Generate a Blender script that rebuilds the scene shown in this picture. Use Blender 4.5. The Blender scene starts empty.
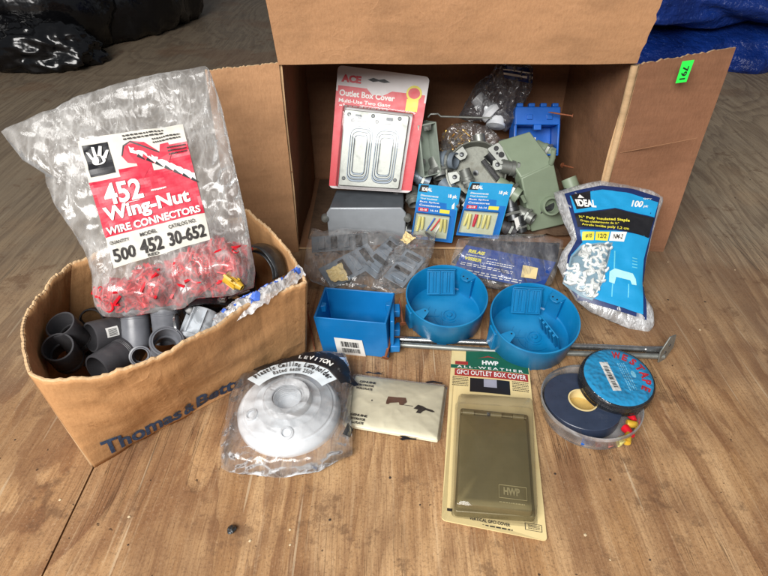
import bpy, bmesh, math, random
from mathutils import Matrix, Vector, noise, Euler
random.seed(7)
SC = bpy.context.scene
COL = SC.collection
PI = math.pi
# ---------------------------------------------------------------- camera, light, exposure
CAM_H = 0.506; PITCH = math.radians(36.8); FPX = 577.0
cam = bpy.data.cameras.new('camera'); cam.sensor_width = 36; cam.lens = FPX/768*36
cam.clip_start = 0.02; cam.clip_end = 60
co = bpy.data.objects.new('camera', cam); COL.objects.link(co)
co.location = (0, 0, CAM_H); co.rotation_euler = (PI/2-PITCH, 0, 0)
SC.camera = co
w = bpy.data.worlds.new('World'); SC.world = w; w.use_nodes = True
bg = w.node_tree.nodes['Background']; bg.inputs[0].default_value = (0.86, 0.92, 1.0, 1); bg.inputs[1].default_value = 0.19
def area(name, loc, target, sx, sy, power, col):
    l = bpy.data.lights.new(name, 'AREA'); l.shape = 'RECTANGLE'; l.size = sx; l.size_y = sy
    l.energy = power; l.color = col
    o = bpy.data.objects.new(name, l); COL.objects.link(o); o.location = loc
    o.rotation_euler = (Vector(target)-Vector(loc)).to_track_quat('-Z', 'Y').to_euler()
area('doorway_daylight', (-0.75, -1.15, 1.62), (0.0, 0.65, 0.0), 1.6, 1.0, 104, (1.0, 0.975, 0.94))
SC.view_settings.view_transform = 'Standard'; SC.view_settings.look = 'None'
SC.view_settings.exposure = 0.0; SC.view_settings.gamma = 1
SC.cycles.use_denoising = True
SC.cycles.transparent_max_bounces = 40; SC.cycles.max_bounces = 10
SC.cycles.caustics_reflective = False; SC.cycles.caustics_refractive = False

# ---------------------------------------------------------------- helpers
CO = Vector((0, 0, CAM_H))
cp, sp = math.cos(PITCH), math.sin(PITCH)
def ray(px, py):
    a = (px-384)/FPX; b = (py-288)/FPX
    return Vector((a, cp-b*sp, -sp-b*cp))
def G(px, py, z=0.0):
    d = ray(px, py); t = (z-CAM_H)/d.z
    return CO+d*t
def PY(px, py, Y):
    d = ray(px, py); return CO+d*(Y/d.y)
def frame(o, x, y):
    x = (x-o).normalized(); y = (y-o); z = x.cross(y).normalized(); y = z.cross(x)
    return Matrix(((x.x, y.x, z.x, o.x), (x.y, y.y, z.y, o.y), (x.z, y.z, z.z, o.z), (0, 0, 0, 1)))
def hit(M, px, py, h=0.0):
    Mi = M.inverted(); o = Mi @ CO; d = (Mi.to_3x3() @ ray(px, py))
    t = (h-o.z)/d.z
    p = o+d*t
    return Vector((p.x, p.y))
def T(x, y, z): return Matrix.Translation((x, y, z))
def R(ax, deg): return Matrix.Rotation(math.radians(deg), 4, ax)

def lin(r, g, b):
    f = lambda c: (c/255/12.92) if c <= 10 else ((c/255+0.055)/1.055)**2.4
    return (f(r), f(g), f(b), 1)

class MB:
    def __init__(s): s.v = []; s.f = []; s.mi = []
    def add(s, vs, fs, mi=0, M=None):
        n = len(s.v)
        s.v += [(M @ Vector(v)) if M is not None else Vector(v) for v in vs]
        s.f += [tuple(i+n for i in f) for f in fs]; s.mi += [mi]*len(fs)
        return s
    def box(s, x0, y0, z0, x1, y1, z1, M=None, mi=0):
        vs = [(x, y, z) for z in (z0, z1) for y in (y0, y1) for x in (x0, x1)]
        return s.add(vs, [(0,2,3,1),(4,5,7,6),(0,1,5,4),(2,6,7,3),(0,4,6,2),(1,3,7,5)], mi, M)
    def prism(s, pts, z0, z1, M=None, mi=0):
        n = len(pts)
        vs = [(p[0], p[1], z0) for p in pts]+[(p[0], p[1], z1) for p in pts]
        fs = [tuple(range(n-1, -1, -1)), tuple(range(n, 2*n))]
        fs += [(i, (i+1) % n, n+(i+1) % n, n+i) for i in range(n)]
        return s.add(vs, fs, mi, M)
    def lathe(s, prof, n=48, M=None, mi=0, close=False, a0=0, a1=2*PI):
        full = abs(a1-a0-2*PI) < 1e-6
        k = n if full else n+1
        vs = []
        for i in range(k):
            a = a0+(a1-a0)*i/n
            for (r, z) in prof: vs.append((r*math.cos(a), r*math.sin(a), z))
        m = len(prof); fs = []
        for i in range(n):
            j = (i+1) % k
            for q in range(m-1 if not close else m):
                q2 = (q+1) % m
                fs.append((i*m+q, j*m+q, j*m+q2, i*m+q2))
        return s.add(vs, fs, mi, M)
    def tube(s, pts, r, n=8, mi=0, M=None, cap=True):
        pts = [Vector(p) for p in pts]; rs = r if isinstance(r, (list, tuple)) else [r]*len(pts)
        vs = []; up = Vector((0, 0, 1)); pn = None
        for i, p in enumerate(pts):
            t = (pts[min(i+1, len(pts)-1)]-pts[max(i-1, 0)]).normalized()
            if pn is None:
                a = up if abs(t.dot(up)) < .9 else Vector((1, 0, 0)); pn = t.cross(a).normalized()
            pn = (pn-t*pn.dot(t)).normalized(); b = t.cross(pn)
            for k in range(n):
                an = 2*PI*k/n; vs.append(p+(pn*math.cos(an)+b*math.sin(an))*rs[i])
        fs = [(i*n+k, i*n+(k+1) % n, (i+1)*n+(k+1) % n, (i+1)*n+k) for i in range(len(pts)-1) for k in range(n)]
        if cap: fs += [tuple(range(n-1, -1, -1)), tuple(range((len(pts)-1)*n, len(pts)*n))]
        return s.add(vs, fs, mi, M)
    def grid(s, fn, nu, nv, M=None, mi=0):
        vs = [fn(i/nu, j/nv) for j in range(nv+1) for i in range(nu+1)]
        fs = [(j*(nu+1)+i, j*(nu+1)+i+1, (j+1)*(nu+1)+i+1, (j+1)*(nu+1)+i) for j in range(nv) for i in range(nu)]
        return s.add(vs, fs, mi, M)
    def build(s, name, mat, parent=None, M=None, smooth=False, bevel=0, solid=0, world=None, sub=0, seg=2, fix=True):
        """world: matrix of the root: the vertices are world coordinates and get moved to its frame"""
        if world is not None:
            Mi = world.inverted(); s.v = [Mi @ Vector(v) for v in s.v]
        me = bpy.data.meshes.new(name); me.from_pydata([tuple(v) for v in s.v], [], s.f)
        for m in (mat if isinstance(mat, (list, tuple)) else [mat]): me.materials.append(m)
        me.polygons.foreach_set('material_index', s.mi)
        me.update()
        if fix:
            bm = bmesh.new(); bm.from_mesh(me); bmesh.ops.remove_doubles(bm, verts=bm.verts, dist=1e-6)
            bmesh.ops.recalc_face_normals(bm, faces=bm.faces); bm.to_mesh(me); bm.free()
        if smooth: me.shade_smooth()
        o = bpy.data.objects.new(name, me); COL.objects.link(o)
        if parent is not None: o.parent = parent
        if M is not None: o.matrix_basis = M
        if solid:
            m = o.modifiers.new('solid', 'SOLIDIFY'); m.thickness = solid; m.offset = 0
            if isinstance(mat, (list, tuple)): m.material_offset_rim = 1
        if bevel:
            m = o.modifiers.new('bevel', 'BEVEL'); m.width = bevel; m.segments = seg; m.limit_method = 'ANGLE'; m.angle_limit = math.radians(40)
            if smooth: pass
        if sub:
            m = o.modifiers.new('sub', 'SUBSURF'); m.levels = sub; m.render_levels = sub
        if smooth or bevel:
            try:
                me.shade_smooth(); me.set_sharp_from_angle(angle=math.radians(38 if not bevel else 60))
            except Exception: pass
        return o

def tag(o, label, cat, group=None):
    o['label'] = label; o['category'] = cat
    if group: o['group'] = group
    return o
def thing(name, label, cat, M, group=None):
    o = bpy.data.objects.new(name, None); COL.objects.link(o); o.matrix_basis = M; o.empty_display_size = 0.02
    return tag(o, label, cat, group)
def copy_tree(o, M, label=None):
    c = o.copy(); COL.objects.link(c); c.matrix_basis = M
    if label: c['label'] = label
    for ch in o.children:
        d = ch.copy(); COL.objects.link(d); d.parent = c
        for g in ch.children:
            e = g.copy(); COL.objects.link(e); e.parent = d
    return c

# ---------------------------------------------------------------- materials
class NT:
    def __init__(s, name):
        s.m = bpy.data.materials.new(name); s.m.use_nodes = True
        s.t = s.m.node_tree; s.n = s.t.nodes; s.l = s.t.links; s.n.clear()
        s.out = s.n.new('ShaderNodeOutputMaterial')
    def node(s, t, **k):
        n = s.n.new(t)
        for a, b in k.items(): setattr(n, a, b)
        return n
    def set(s, n, i, v):
        if hasattr(v, 'is_output') or isinstance(v, bpy.types.NodeSocket): s.l.new(v, n.inputs[i])
        elif v is not None: n.inputs[i].default_value = v
    def coord(s, kind='Object', scale=(1, 1, 1), rot=(0, 0, 0), loc=(0, 0, 0)):
        c = s.node('ShaderNodeTexCoord'); m = s.node('ShaderNodeMapping')
        s.l.new(c.outputs[kind], m.inputs[0]); m.inputs[1].default_value = loc
        m.inputs[2].default_value = rot; m.inputs[3].default_value = scale
        return m.outputs[0]
    def noise(s, scale, vec=None, detail=4, rough=.55, dist=0, out=0):
        n = s.node('ShaderNodeTexNoise'); s.set(n, 'Scale', scale); s.set(n, 'Detail', detail)
        s.set(n, 'Roughness', rough); s.set(n, 'Distortion', dist)
        s.set(n, 'Vector', vec if vec is not None else s.coord())
        return n.outputs[out]
    def ramp(s, fac, stops):
        r = s.node('ShaderNodeValToRGB'); s.l.new(fac, r.inputs[0]); e = r.color_ramp.elements
        while len(e) < len(stops): e.new(0.5)
        for k, (p, c) in enumerate(stops):
            e[k].position = p; e[k].color = c if isinstance(c, tuple) else (c, c, c, 1)
        return r.outputs[0]
    def mix(s, fac, a, b, mode='MIX'):
        n = s.node('ShaderNodeMix', data_type='RGBA', blend_type=mode)
        s.set(n, 0, fac); s.set(n, 6, a); s.set(n, 7, b); return n.outputs[2]
    def math(s, op, a, b=0.0, c=None):
        n = s.node('ShaderNodeMath', operation=op); s.set(n, 0, a); s.set(n, 1, b)
        if c is not None: s.set(n, 2, c)
        return n.outputs[0]
    def bump(s, h, strength=.5, dist=.001, normal=None):
        n = s.node('ShaderNodeBump'); s.set(n, 'Strength', strength); s.set(n, 'Distance', dist); s.set(n, 'Height', h)
        if normal is not None: s.set(n, 'Normal', normal)
        return n.outputs[0]
    def pbsdf(s, col, rough=.5, metal=0, normal=None, **k):
        p = s.node('ShaderNodeBsdfPrincipled'); s.set(p, 'Base Color', col); s.set(p, 'Roughness', rough); s.set(p, 'Metallic', metal)
        if normal is not None: s.set(p, 'Normal', normal)
        for a, b in k.items(): s.set(p, a.replace('_', ' '), b)
        return p.outputs[0]
    def done(s, sh): s.l.new(sh, s.out.inputs[0]); return s.m

def simple(name, col, rough=.5, metal=0, var=.12, vs=60, bump=.15, bs=300, bd=.0004, wear=None, **k):
    """solid colour with mottling, roughness variation, scuffs"""
    t = NT(name); c = t.coord()
    n1 = t.noise(vs, c, 5, .6); n2 = t.noise(bs, c, 3, .6); n3 = t.noise(vs*.25, c, 3, .6)
    dark = tuple(x*(1-var) for x in col[:3])+(1,); light = tuple(min(1, x*(1+var)) for x in col[:3])+(1,)
    cc = t.ramp(n1, [(.3, dark), (.7, light)])
    if wear is not None:
        wm = t.ramp(t.math('ADD', t.math('MULTIPLY', n3, .6), t.math('MULTIPLY', n1, .4)), [(.5, 0.0), (.62, 1.0)])
        cc = t.mix(t.math('MULTIPLY', wm, wear[1]), cc, wear[0])
    r = t.math('ADD', t.math('MULTIPLY', t.math('SUBTRACT', n1, .5), .3), rough)
    nb = t.bump(n2, bump, bd)
    return t.done(t.pbsdf(cc, r, metal, nb, **k))

def film(name, milk=.16, tint=(.9, .92, .94, 1), gloss=.9, rough=.14, bs=30, bd=.004, bstr=.7, trans=.985):
    """thin clear plastic: see-through, slight milkiness, streaky creases that glint"""
    t = NT(name)
    c = t.coord(rot=(0, 0, .5), scale=(1, .45, 1)); c2 = t.coord(rot=(0, 0, -.9), scale=(1, .4, 1)); c0 = t.coord()
    def ridge(vec, sc, det=2.0):
        n = t.noise(sc, vec, det, .5, .8)
        a = t.math('ABSOLUTE', t.math('SUBTRACT', n, .5)); r = t.math('SUBTRACT', 1.0, t.math('MULTIPLY', a, 13.0))
        return t.math('POWER', t.math('MAXIMUM', r, 0.0), 1.6)
    gate = t.ramp(t.noise(bs*.7, c0, 3, .6), [(.40, .15), (.56, 1.0)])
    r1 = ridge(c, bs*1.3); r2 = t.math('MULTIPLY', ridge(c2, bs*2.6), gate); r3 = t.math('MULTIPLY', ridge(c, bs*6.0, 3.0), gate)
    lowf = t.noise(bs*.8, c0, 3, .5, .3)
    hgt = t.math('ADD', t.math('MULTIPLY', lowf, .9), t.math('ADD', t.math('MULTIPLY', r1, .16), t.math('ADD', t.math('MULTIPLY', r2, .12), t.math('MULTIPLY', r3, .05))))
    nb = t.bump(hgt, bstr, bd)
    tr = t.node('ShaderNodeBsdfTransparent'); tr.inputs[0].default_value = (trans, trans, trans, 1)
    df = t.node('ShaderNodeBsdfDiffuse'); df.inputs[0].default_value = tint
    tl = t.node('ShaderNodeBsdfTranslucent'); tl.inputs[0].default_value = tint
    ad = t.node('ShaderNodeMixShader'); ad.inputs[0].default_value = .35; t.l.new(df.outputs[0], ad.inputs[1]); t.l.new(tl.outputs[0], ad.inputs[2])
    rs = t.math('ADD', t.math('MULTIPLY', r1, .9), t.math('ADD', t.math('MULTIPLY', r2, 1.1), t.math('MULTIPLY', r3, .7)))
    mf = t.math('MINIMUM', t.math('MULTIPLY', t.math('ADD', t.math('MULTIPLY', rs, 1.1), t.math('ADD', .6, t.math('MULTIPLY', gate, .25))), milk), .9)
    m1 = t.node('ShaderNodeMixShader'); t.l.new(mf, m1.inputs[0]); t.l.new(tr.outputs[0], m1.inputs[1]); t.l.new(ad.outputs[0], m1.inputs[2])
    gl = t.node('ShaderNodeBsdfGlossy'); gl.inputs[0].default_value = (1, 1, 1, 1); gl.inputs['Roughness'].default_value = rough; t.l.new(nb, gl.inputs['Normal'])
    fr = t.node('ShaderNodeFresnel'); fr.inputs[0].default_value = 1.45; t.l.new(nb, fr.inputs['Normal'])
    ff = t.math('MINIMUM', t.math('MULTIPLY', fr.outputs[0], gloss), .9)
    m2 = t.node('ShaderNodeMixShader'); t.l.new(ff, m2.inputs[0]); t.l.new(m1.outputs[0], m2.inputs[1]); t.l.new(gl.outputs[0], m2.inputs[2])
    return t.done(m2.outputs[0])

def cardboard(name, col, dark=.78, stain=.35, axis='X', sc=1.0, crease=0):
    t = NT(name); c = t.coord()
    fib = t.noise(420, t.coord(scale=(1, 1, .35)), 3, .7)
    blot = t.noise(9*sc, c, 5, .62); spots = t.noise(70, c, 4, .7); streak = t.noise(14, t.coord(scale=(1, 1, 5)), 4, .6)
    a = tuple(x*dark for x in col[:3])+(1,)
    b = tuple(min(1, x*1.12) for x in col[:3])+(1,)
    cc = t.ramp(t.math('ADD', t.math('MULTIPLY', blot, .65), t.math('MULTIPLY', streak, .35)), [(.36, a), (.5, col), (.66, b)])
    cc = t.mix(t.ramp(fib, [(.35, .22), (.6, 0.0)]), cc, (col[0]*.55, col[1]*.5, col[2]*.45, 1))
    cc = t.mix(t.math('MULTIPLY', t.ramp(spots, [(.62, 0.0), (.74, 1.0)]), stain), cc, (col[0]*.45, col[1]*.4, col[2]*.36, 1))
    wv = t.node('ShaderNodeTexWave', wave_type='BANDS', bands_direction=axis); t.set(wv, 'Scale', 55.0); t.set(wv, 'Distortion', 1.2); t.set(wv, 'Detail', 1.0); t.l.new(c, wv.inputs['Vector'])
    h = t.math('ADD', t.math('MULTIPLY', wv.outputs['Fac'], .05), t.math('ADD', t.math('MULTIPLY', fib, .4), t.math('MULTIPLY', t.noise(26, c, 4, .6), 2.2)))
    if crease:
        rd = None
        for k_, (sc_, ro) in enumerate(((9, .4), (17, -1.1), (30, .9))):
            n = t.noise(sc_, t.coord(rot=(ro, ro*.7, ro), scale=(1, .5, 1)), 2, .5, .6)
            r_ = t.math('POWER', t.math('MAXIMUM', t.math('SUBTRACT', 1.0, t.math('MULTIPLY', t.math('ABSOLUTE', t.math('SUBTRACT', n, .5)), 22.0)), 0.0), 1.5)
            rd = r_ if rd is None else t.math('ADD', rd, t.math('MULTIPLY', r_, .6))
        rg = t.math('MULTIPLY', rd, t.ramp(t.noise(6, c, 3, .6), [(.42, 0.0), (.6, 1.0)]))
        h = t.math('ADD', h, t.math('MULTIPLY', rg, 1.0*crease))
        cc = t.mix(t.math('MINIMUM', t.math('MULTIPLY', rg, .28*crease), .6), cc, (min(1, col[0]*1.35), min(1, col[1]*1.4), min(1, col[2]*1.6), 1))
    return t.done(t.pbsdf(cc, .78, 0, t.bump(h, .45, .0016), Specular_IOR_Level=.25))

def wood_floor():
    t = NT('plywood')
    c0 = t.coord()
    wob = t.noise(1.6, c0, 3, .5, 0, 1)
    c = t.mix(.05, c0, wob, 'ADD')
    def mp(scale, loc=(0, 0, 0)):
        m = t.node('ShaderNodeMapping'); t.l.new(c, m.inputs[0]); m.inputs[3].default_value = scale; m.inputs[1].default_value = loc; return m.outputs[0]
    field = t.noise(1.0, mp((4.2, .95, 1), (3.1, .7, 0)), 5, .50, .8)
    ph = t.math('FRACT', t.math('MULTIPLY', field, 15.0))
    band = t.ramp(ph, [(0.0, .3), (.08, 0.0), (.40, .06), (.62, .62), (.90, 1.0), (.98, .9), (1.0, .3)])
    field2 = t.noise(1.0, mp((34.0, 2.2, 1), (9, 2, 0)), 5, .65)
    fine = t.noise(1.0, mp((520, 16.0, 1)), 4, .75)
    mid = t.noise(1.0, mp((150, 5.0, 1), (1, 5, 0)), 6, .75)
    grit = t.noise(420, c, 4, .8)
    blot = t.noise(4.2, c, 6, .68)
    pale = lin(200, 162, 118); tan = lin(174, 133, 90); brown = lin(110, 68, 40)
    col = t.mix(t.ramp(field2, [(.38, 0.0), (.62, 1.0)]), pale, tan)
    col = t.mix(t.math('MULTIPLY', band, t.ramp(blot, [(.38, .95), (.60, .22)])), col, brown)
    col = t.mix(t.ramp(blot, [(.38, .55), (.52, 0.0)]), col, lin(140, 104, 74))
    col = t.mix(t.ramp(mid, [(.36, .40), (.50, 0.0)]), col, lin(122, 84, 54))
    col = t.mix(t.ramp(mid, [(.55, 0.0), (.70, .45)]), col, lin(212, 184, 146))
    col = t.mix(t.ramp(fine, [(.34, .45), (.52, 0.0)]), col, lin(104, 70, 44))
    col = t.mix(t.ramp(grit, [(.36, .5), (.48, 0.0)]), col, lin(92, 70, 52))
    col = t.mix(t.ramp(grit, [(.58, 0.0), (.72, .35)]), col, lin(214, 196, 168))
    # short scratches
    for ro, sd_ in ((.4, 1.0), (-.7, 5.0), (1.2, 9.0)):
        sv = t.coord(rot=(0, 0, ro), scale=(160, 5, 1), loc=(sd_, sd_, 0)); sn = t.noise(1.0, sv, 1, .5)
        col = t.mix(t.ramp(sn, [(.735, 0.0), (.755, .5)]), col, lin(206, 184, 152))
    # raised grain checks
    chk = t.noise(1.0, mp((95, 2.4, 1), (7, 3, 0)), 2, .5)
    crack = t.ramp(t.math('ABSOLUTE', t.math('SUBTRACT', chk, .5)), [(.0, 1.0), (.010, 0.0)])
    gate = t.ramp(t.noise(5.5, c, 3, .6), [(.5, 0.0), (.6, 1.0)])
    cm = t.math('MULTIPLY', crack, gate)
    col = t.mix(t.math('MULTIPLY', cm, .6), col, lin(58, 40, 28))
    # grey weathering with worn dust, stronger away from the used middle
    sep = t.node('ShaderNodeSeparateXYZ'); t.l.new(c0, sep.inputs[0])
    gy = t.math('ADD', t.math('MULTIPLY', sep.outputs[1], .75), t.math('MULTIPLY', t.math('ABSOLUTE', sep.outputs[0]), .5))
    gn = t.math('ADD', gy, t.math('MULTIPLY', t.math('SUBTRACT', t.noise(3.2, c, 5, .62), .5), 1.1))
    col = t.mix(t.ramp(gn, [(.42, .0), (1.10, .78)]), col, t.mix(t.math('ADD', t.math('MULTIPLY', band, .32), t.math('MULTIPLY', t.ramp(mid, [(.4, .7), (.6, 0.0)]), .6)), lin(150, 138, 118), lin(98, 86, 72)))
    far_left_shade = t.math('ADD', t.math('SUBTRACT', t.math('MULTIPLY', sep.outputs[1], .8), t.math('MULTIPLY', sep.outputs[0], .9)), t.math('MULTIPLY', t.math('SUBTRACT', t.noise(2.1, c, 4, .6), .5), 1.0))  # shade over the far left floor, painted into the plywood colour
    col = t.mix(t.ramp(far_left_shade, [(.62, 0.0), (1.4, .45)]), col, lin(74, 66, 57))
    # dirt spots and stains
    st = t.noise(19, c, 7, .75); sp_ = t.noise(150, c0, 2, .5); bs = t.noise(2.6, t.coord(loc=(4, 1, 0)), 4, .6)
    col = t.mix(t.ramp(st, [(.57, 0.0), (.64, .55)]), col, lin(92, 66, 47))
    col = t.mix(t.ramp(bs, [(.53, 0.0), (.60, .38)]), col, lin(112, 80, 56))
    col = t.mix(t.ramp(sp_, [(.72, 0.0), (.76, .85)]), col, lin(52, 38, 28))
    h = t.math('ADD', t.math('MULTIPLY', fine, .5), t.math('ADD', t.math('MULTIPLY', mid, .8), t.math('ADD', t.math('MULTIPLY', band, .35), t.math('MULTIPLY', cm, -1.5))))
    rg = t.math('ADD', .52, t.math('MULTIPLY', st, .22))
    return t.done(t.pbsdf(col, rg, 0, t.bump(h, .6, .0011), Specular_IOR_Level=.35))

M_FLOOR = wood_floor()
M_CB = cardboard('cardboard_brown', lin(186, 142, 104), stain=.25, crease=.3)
M_CBF = cardboard('cardboard_flap_shaded', lin(146, 104, 78), stain=.2)  # right flap faces away from the light; that shade is in this darker colour
M_CBI = cardboard('cardboard_inside_shaded', lin(146, 106, 78))  # same board as outside, colour lowered to carry the interior shade
M_CB2 = cardboard('carton_tan', lin(192, 146, 100), dark=.74, stain=.7, crease=.45)
M_CBE = cardboard('cardboard_edge', lin(205, 172, 132), dark=.7)
M_BLUE = simple('blue_plastic', lin(10, 116, 170), .36, var=.07, vs=25, bump=.08, bs=240, wear=(lin(70, 160, 205), .25))
M_BLUE2 = simple('blue_plastic_deep', lin(14, 114, 182), .38, var=.07, vs=25, bump=.08, bs=240, wear=(lin(80, 150, 210), .25))
M_BLUE3 = simple('blue_plastic_dark', lin(24, 96, 190), .35, var=.1, vs=25, bump=.08)
M_WHITE = simple('white_print', lin(232, 232, 228), .45, var=.03)
M_BLACK = simple('black_print', lin(26, 26, 30), .45, var=.1)
M_DKTXT = simple('dark_ink', lin(46, 42, 40), .6, var=.3, vs=400)
M_BLUEINK = simple('blue_ink', lin(48, 70, 100), .6, var=.45, vs=300)
M_RED = simple('red_print', lin(205, 36, 52), .4, var=.05)
M_PINKRED = simple('faded_red_print', lin(194, 38, 62), .42, var=.1, vs=200)
M_CYAN = simple('cyan_print', lin(30, 150, 205), .38, var=.05)
M_CYAND = simple('mid_blue_print', lin(24, 110, 190), .38, var=.05)
M_NAVY = simple('navy_print', lin(26, 46, 96), .38, var=.08)
M_GREENP = simple('green_print', lin(28, 92, 70), .45, var=.08)
M_DKRED = simple('dark_red_print', lin(158, 50, 46), .45, var=.08)
M_YEL = simple('yellow_print', lin(225, 215, 70), .45, var=.05)
M_CREAM = simple('cream_card', lin(226, 205, 150), .55, var=.06, vs=40, wear=(lin(200, 170, 110), .35))
M_PAPER = simple('pale_paper', lin(206, 202, 192), .6, var=.05)
M_IVORY = simple('ivory_plastic', lin(238, 230, 200), .4, var=.04, vs=30)
M_TAUPE = simple('taupe_enamel', lin(126, 114, 78), .36, .15, var=.08, vs=50, bump=.15, bs=900)
M_GREY = simple('grey_enamel', lin(128, 140, 152), .38, .3, var=.05, vs=60, bump=.2, bs=1200)
M_GREYL = simple('light_grey_enamel', lin(166, 172, 178), .38, .2, var=.05, vs=60, bump=.2, bs=1200)
M_GREYD = simple('grey_enamel_top', lin(96, 102, 108), .5, .2, var=.08, bump=.3, bs=900)
M_GALV = simple('galvanized_steel', lin(150, 153, 148), .46, .7, var=.22, vs=120, wear=(lin(120, 122, 118), .5))
M_STEEL = simple('bright_steel', lin(190, 190, 188), .25, .95, var=.15, vs=100)
M_DSTEEL = simple('dark_steel', lin(80, 82, 84), .4, .8, var=.3, vs=90)
M_RUST = simple('rusty_steel', lin(140, 84, 56), .6, .4, var=.35, vs=250)
M_SAGE = simple('sage_plastic', lin(132, 146, 124), .42, var=.05, vs=40, bump=.12)
M_SAGE2 = simple('pale_sage_metal', lin(170, 182, 170), .4, .3, var=.08)
M_PVC = simple('grey_pvc', lin(104, 106, 112), .38, var=.14, vs=50, wear=(lin(130, 130, 132), .4))
M_PVCD = simple('dark_grey_pvc', lin(64, 63, 66), .45, var=.12, vs=50, wear=(lin(96, 92, 90), .4))
M_CONN = simple('red_plastic', lin(212, 24, 40), .35, var=.08, vs=60, Subsurface_Weight=.1)
M_GOLD = simple('yellow_plastic', lin(200, 160, 48), .4, var=.1)
M_PORC = simple('white_glazed_plastic', lin(232, 236, 240), .22, var=.02, bump=.03)
M_STAPLE = simple('white_nylon', lin(228, 232, 230), .35, var=.03)
M_DARK = simple('black_plastic', lin(24, 24, 26), .3, var=.2)
M_TAPE = simple('black_vinyl', lin(34, 36, 40), .28, var=.1, vs=80, bump=.25, bs=400)
M_NAVYTAPE = simple('dark_blue_vinyl', lin(48, 58, 78), .3, var=.15, vs=60)
M_GREEN = simple('fluorescent_green_paper', lin(40, 240, 80), .6, var=.03)
M_BAGBLK = simple('black_bin_liner', lin(12, 12, 14), .2, var=.3, vs=8, bump=.5, bs=16, bd=.01)
M_PINKGREY = simple('greyish_pink', lin(190, 120, 110), .4)
M_CRIMP = simple('translucent_yellow', lin(214, 206, 130), .3, var=.1)
M_BRASS = simple('brass', lin(190, 150, 70), .3, .8, var=.2)
F_BAG = film('poly_bag_film', milk=.18, bs=19, bd=.0035, tint=(.95, .94, .92, 1), gloss=1.2, rough=.16)
F_PRINTBAG = film('edge_film', milk=.34, bs=34, bd=.003, tint=(.92, .94, .96, 1), gloss=1.3)
F_CLEAR = film('clear_film', milk=.10, bs=34, bd=.0035, gloss=1.2, tint=(.96, .97, .98, 1))
F_WRAP = film('tight_wrap', milk=.01, bs=26, bd=.0003, gloss=.6, rough=.2)
F_LAMP = film('loose_film', milk=.055, bs=24, bd=.0022, gloss=1.1, tint=(.97, .98, 1, 1))
F_ANTI = film('tinted_film', milk=.075, bs=24, bd=.0035, tint=(.92, .93, .94, 1), gloss=1.2)
F_BLIST = film('blister_shell', milk=.004, bs=7, bd=.0008, bstr=.3, rough=.05, gloss=.65)
F_CUP = film('frosted_plastic', milk=.42, bs=8, bd=.001, bstr=.3, tint=(.78, .84, .9, 1), rough=.25)
F_TUB = film('tub_plastic', milk=.16, bs=6, bd=.0005, bstr=.2, tint=(.92, .94, .96, 1), rough=.12)

def tarp_mat():
    t = NT('blue_tarpaulin'); c = t.coord()
    n = t.noise(7, c, 5, .6); wv = t.node('ShaderNodeTexChecker'); t.set(wv, 'Scale', 420.0); t.l.new(c, wv.inputs['Vector'])
    col = t.ramp(n, [(.3, lin(12, 34, 96)), (.7, lin(24, 62, 150))])
    fl = t.ramp(t.noise(120, c, 3, .7), [(.62, 0.0), (.72, .5)])
    col = t.mix(fl, col, lin(90, 120, 190))
    h = t.math('ADD', t.math('MULTIPLY', wv.outputs['Fac'], .12), t.math('ADD', t.noise(30, c, 5, .65), t.math('MULTIPLY', t.noise(9, c, 4, .6), 2.5)))
    return t.done(t.pbsdf(col, .26, 0, t.bump(h, .8, .012)))
M_TARP = tarp_mat()

# ---------------------------------------------------------------- printing on surfaces
_tc = {}
def textmesh(s, bold=0.02, font_space=1.0):
    k = (s, bold, font_space)
    if k in _tc: return _tc[k]
    cu = bpy.data.curves.new('t', 'FONT'); cu.body = s; cu.offset = bold; cu.resolution_u = 3; cu.space_character = font_space
    o = bpy.data.objects.new('t', cu); me = bpy.data.meshes.new_from_object(o)
    bm = bmesh.new(); bm.from_mesh(me); bmesh.ops.triangulate(bm, faces=bm.faces)
    vs = [v.co.copy() for v in bm.verts]; fs = [tuple(v.index for v in f.verts) for f in bm.faces]
    bm.free(); bpy.data.objects.remove(o); bpy.data.curves.remove(cu); bpy.data.meshes.remove(me)
    x0 = min(v.x for v in vs); x1 = max(v.x for v in vs); y0 = min(v.y for v in vs); y1 = max(v.y for v in vs)
    vs = [((v.x-x0)/(x1-x0), (v.y-y0)/(y1-y0)) for v in vs]
    _tc[k] = (vs, fs, (x1-x0)/(y1-y0)); return _tc[k]

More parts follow.
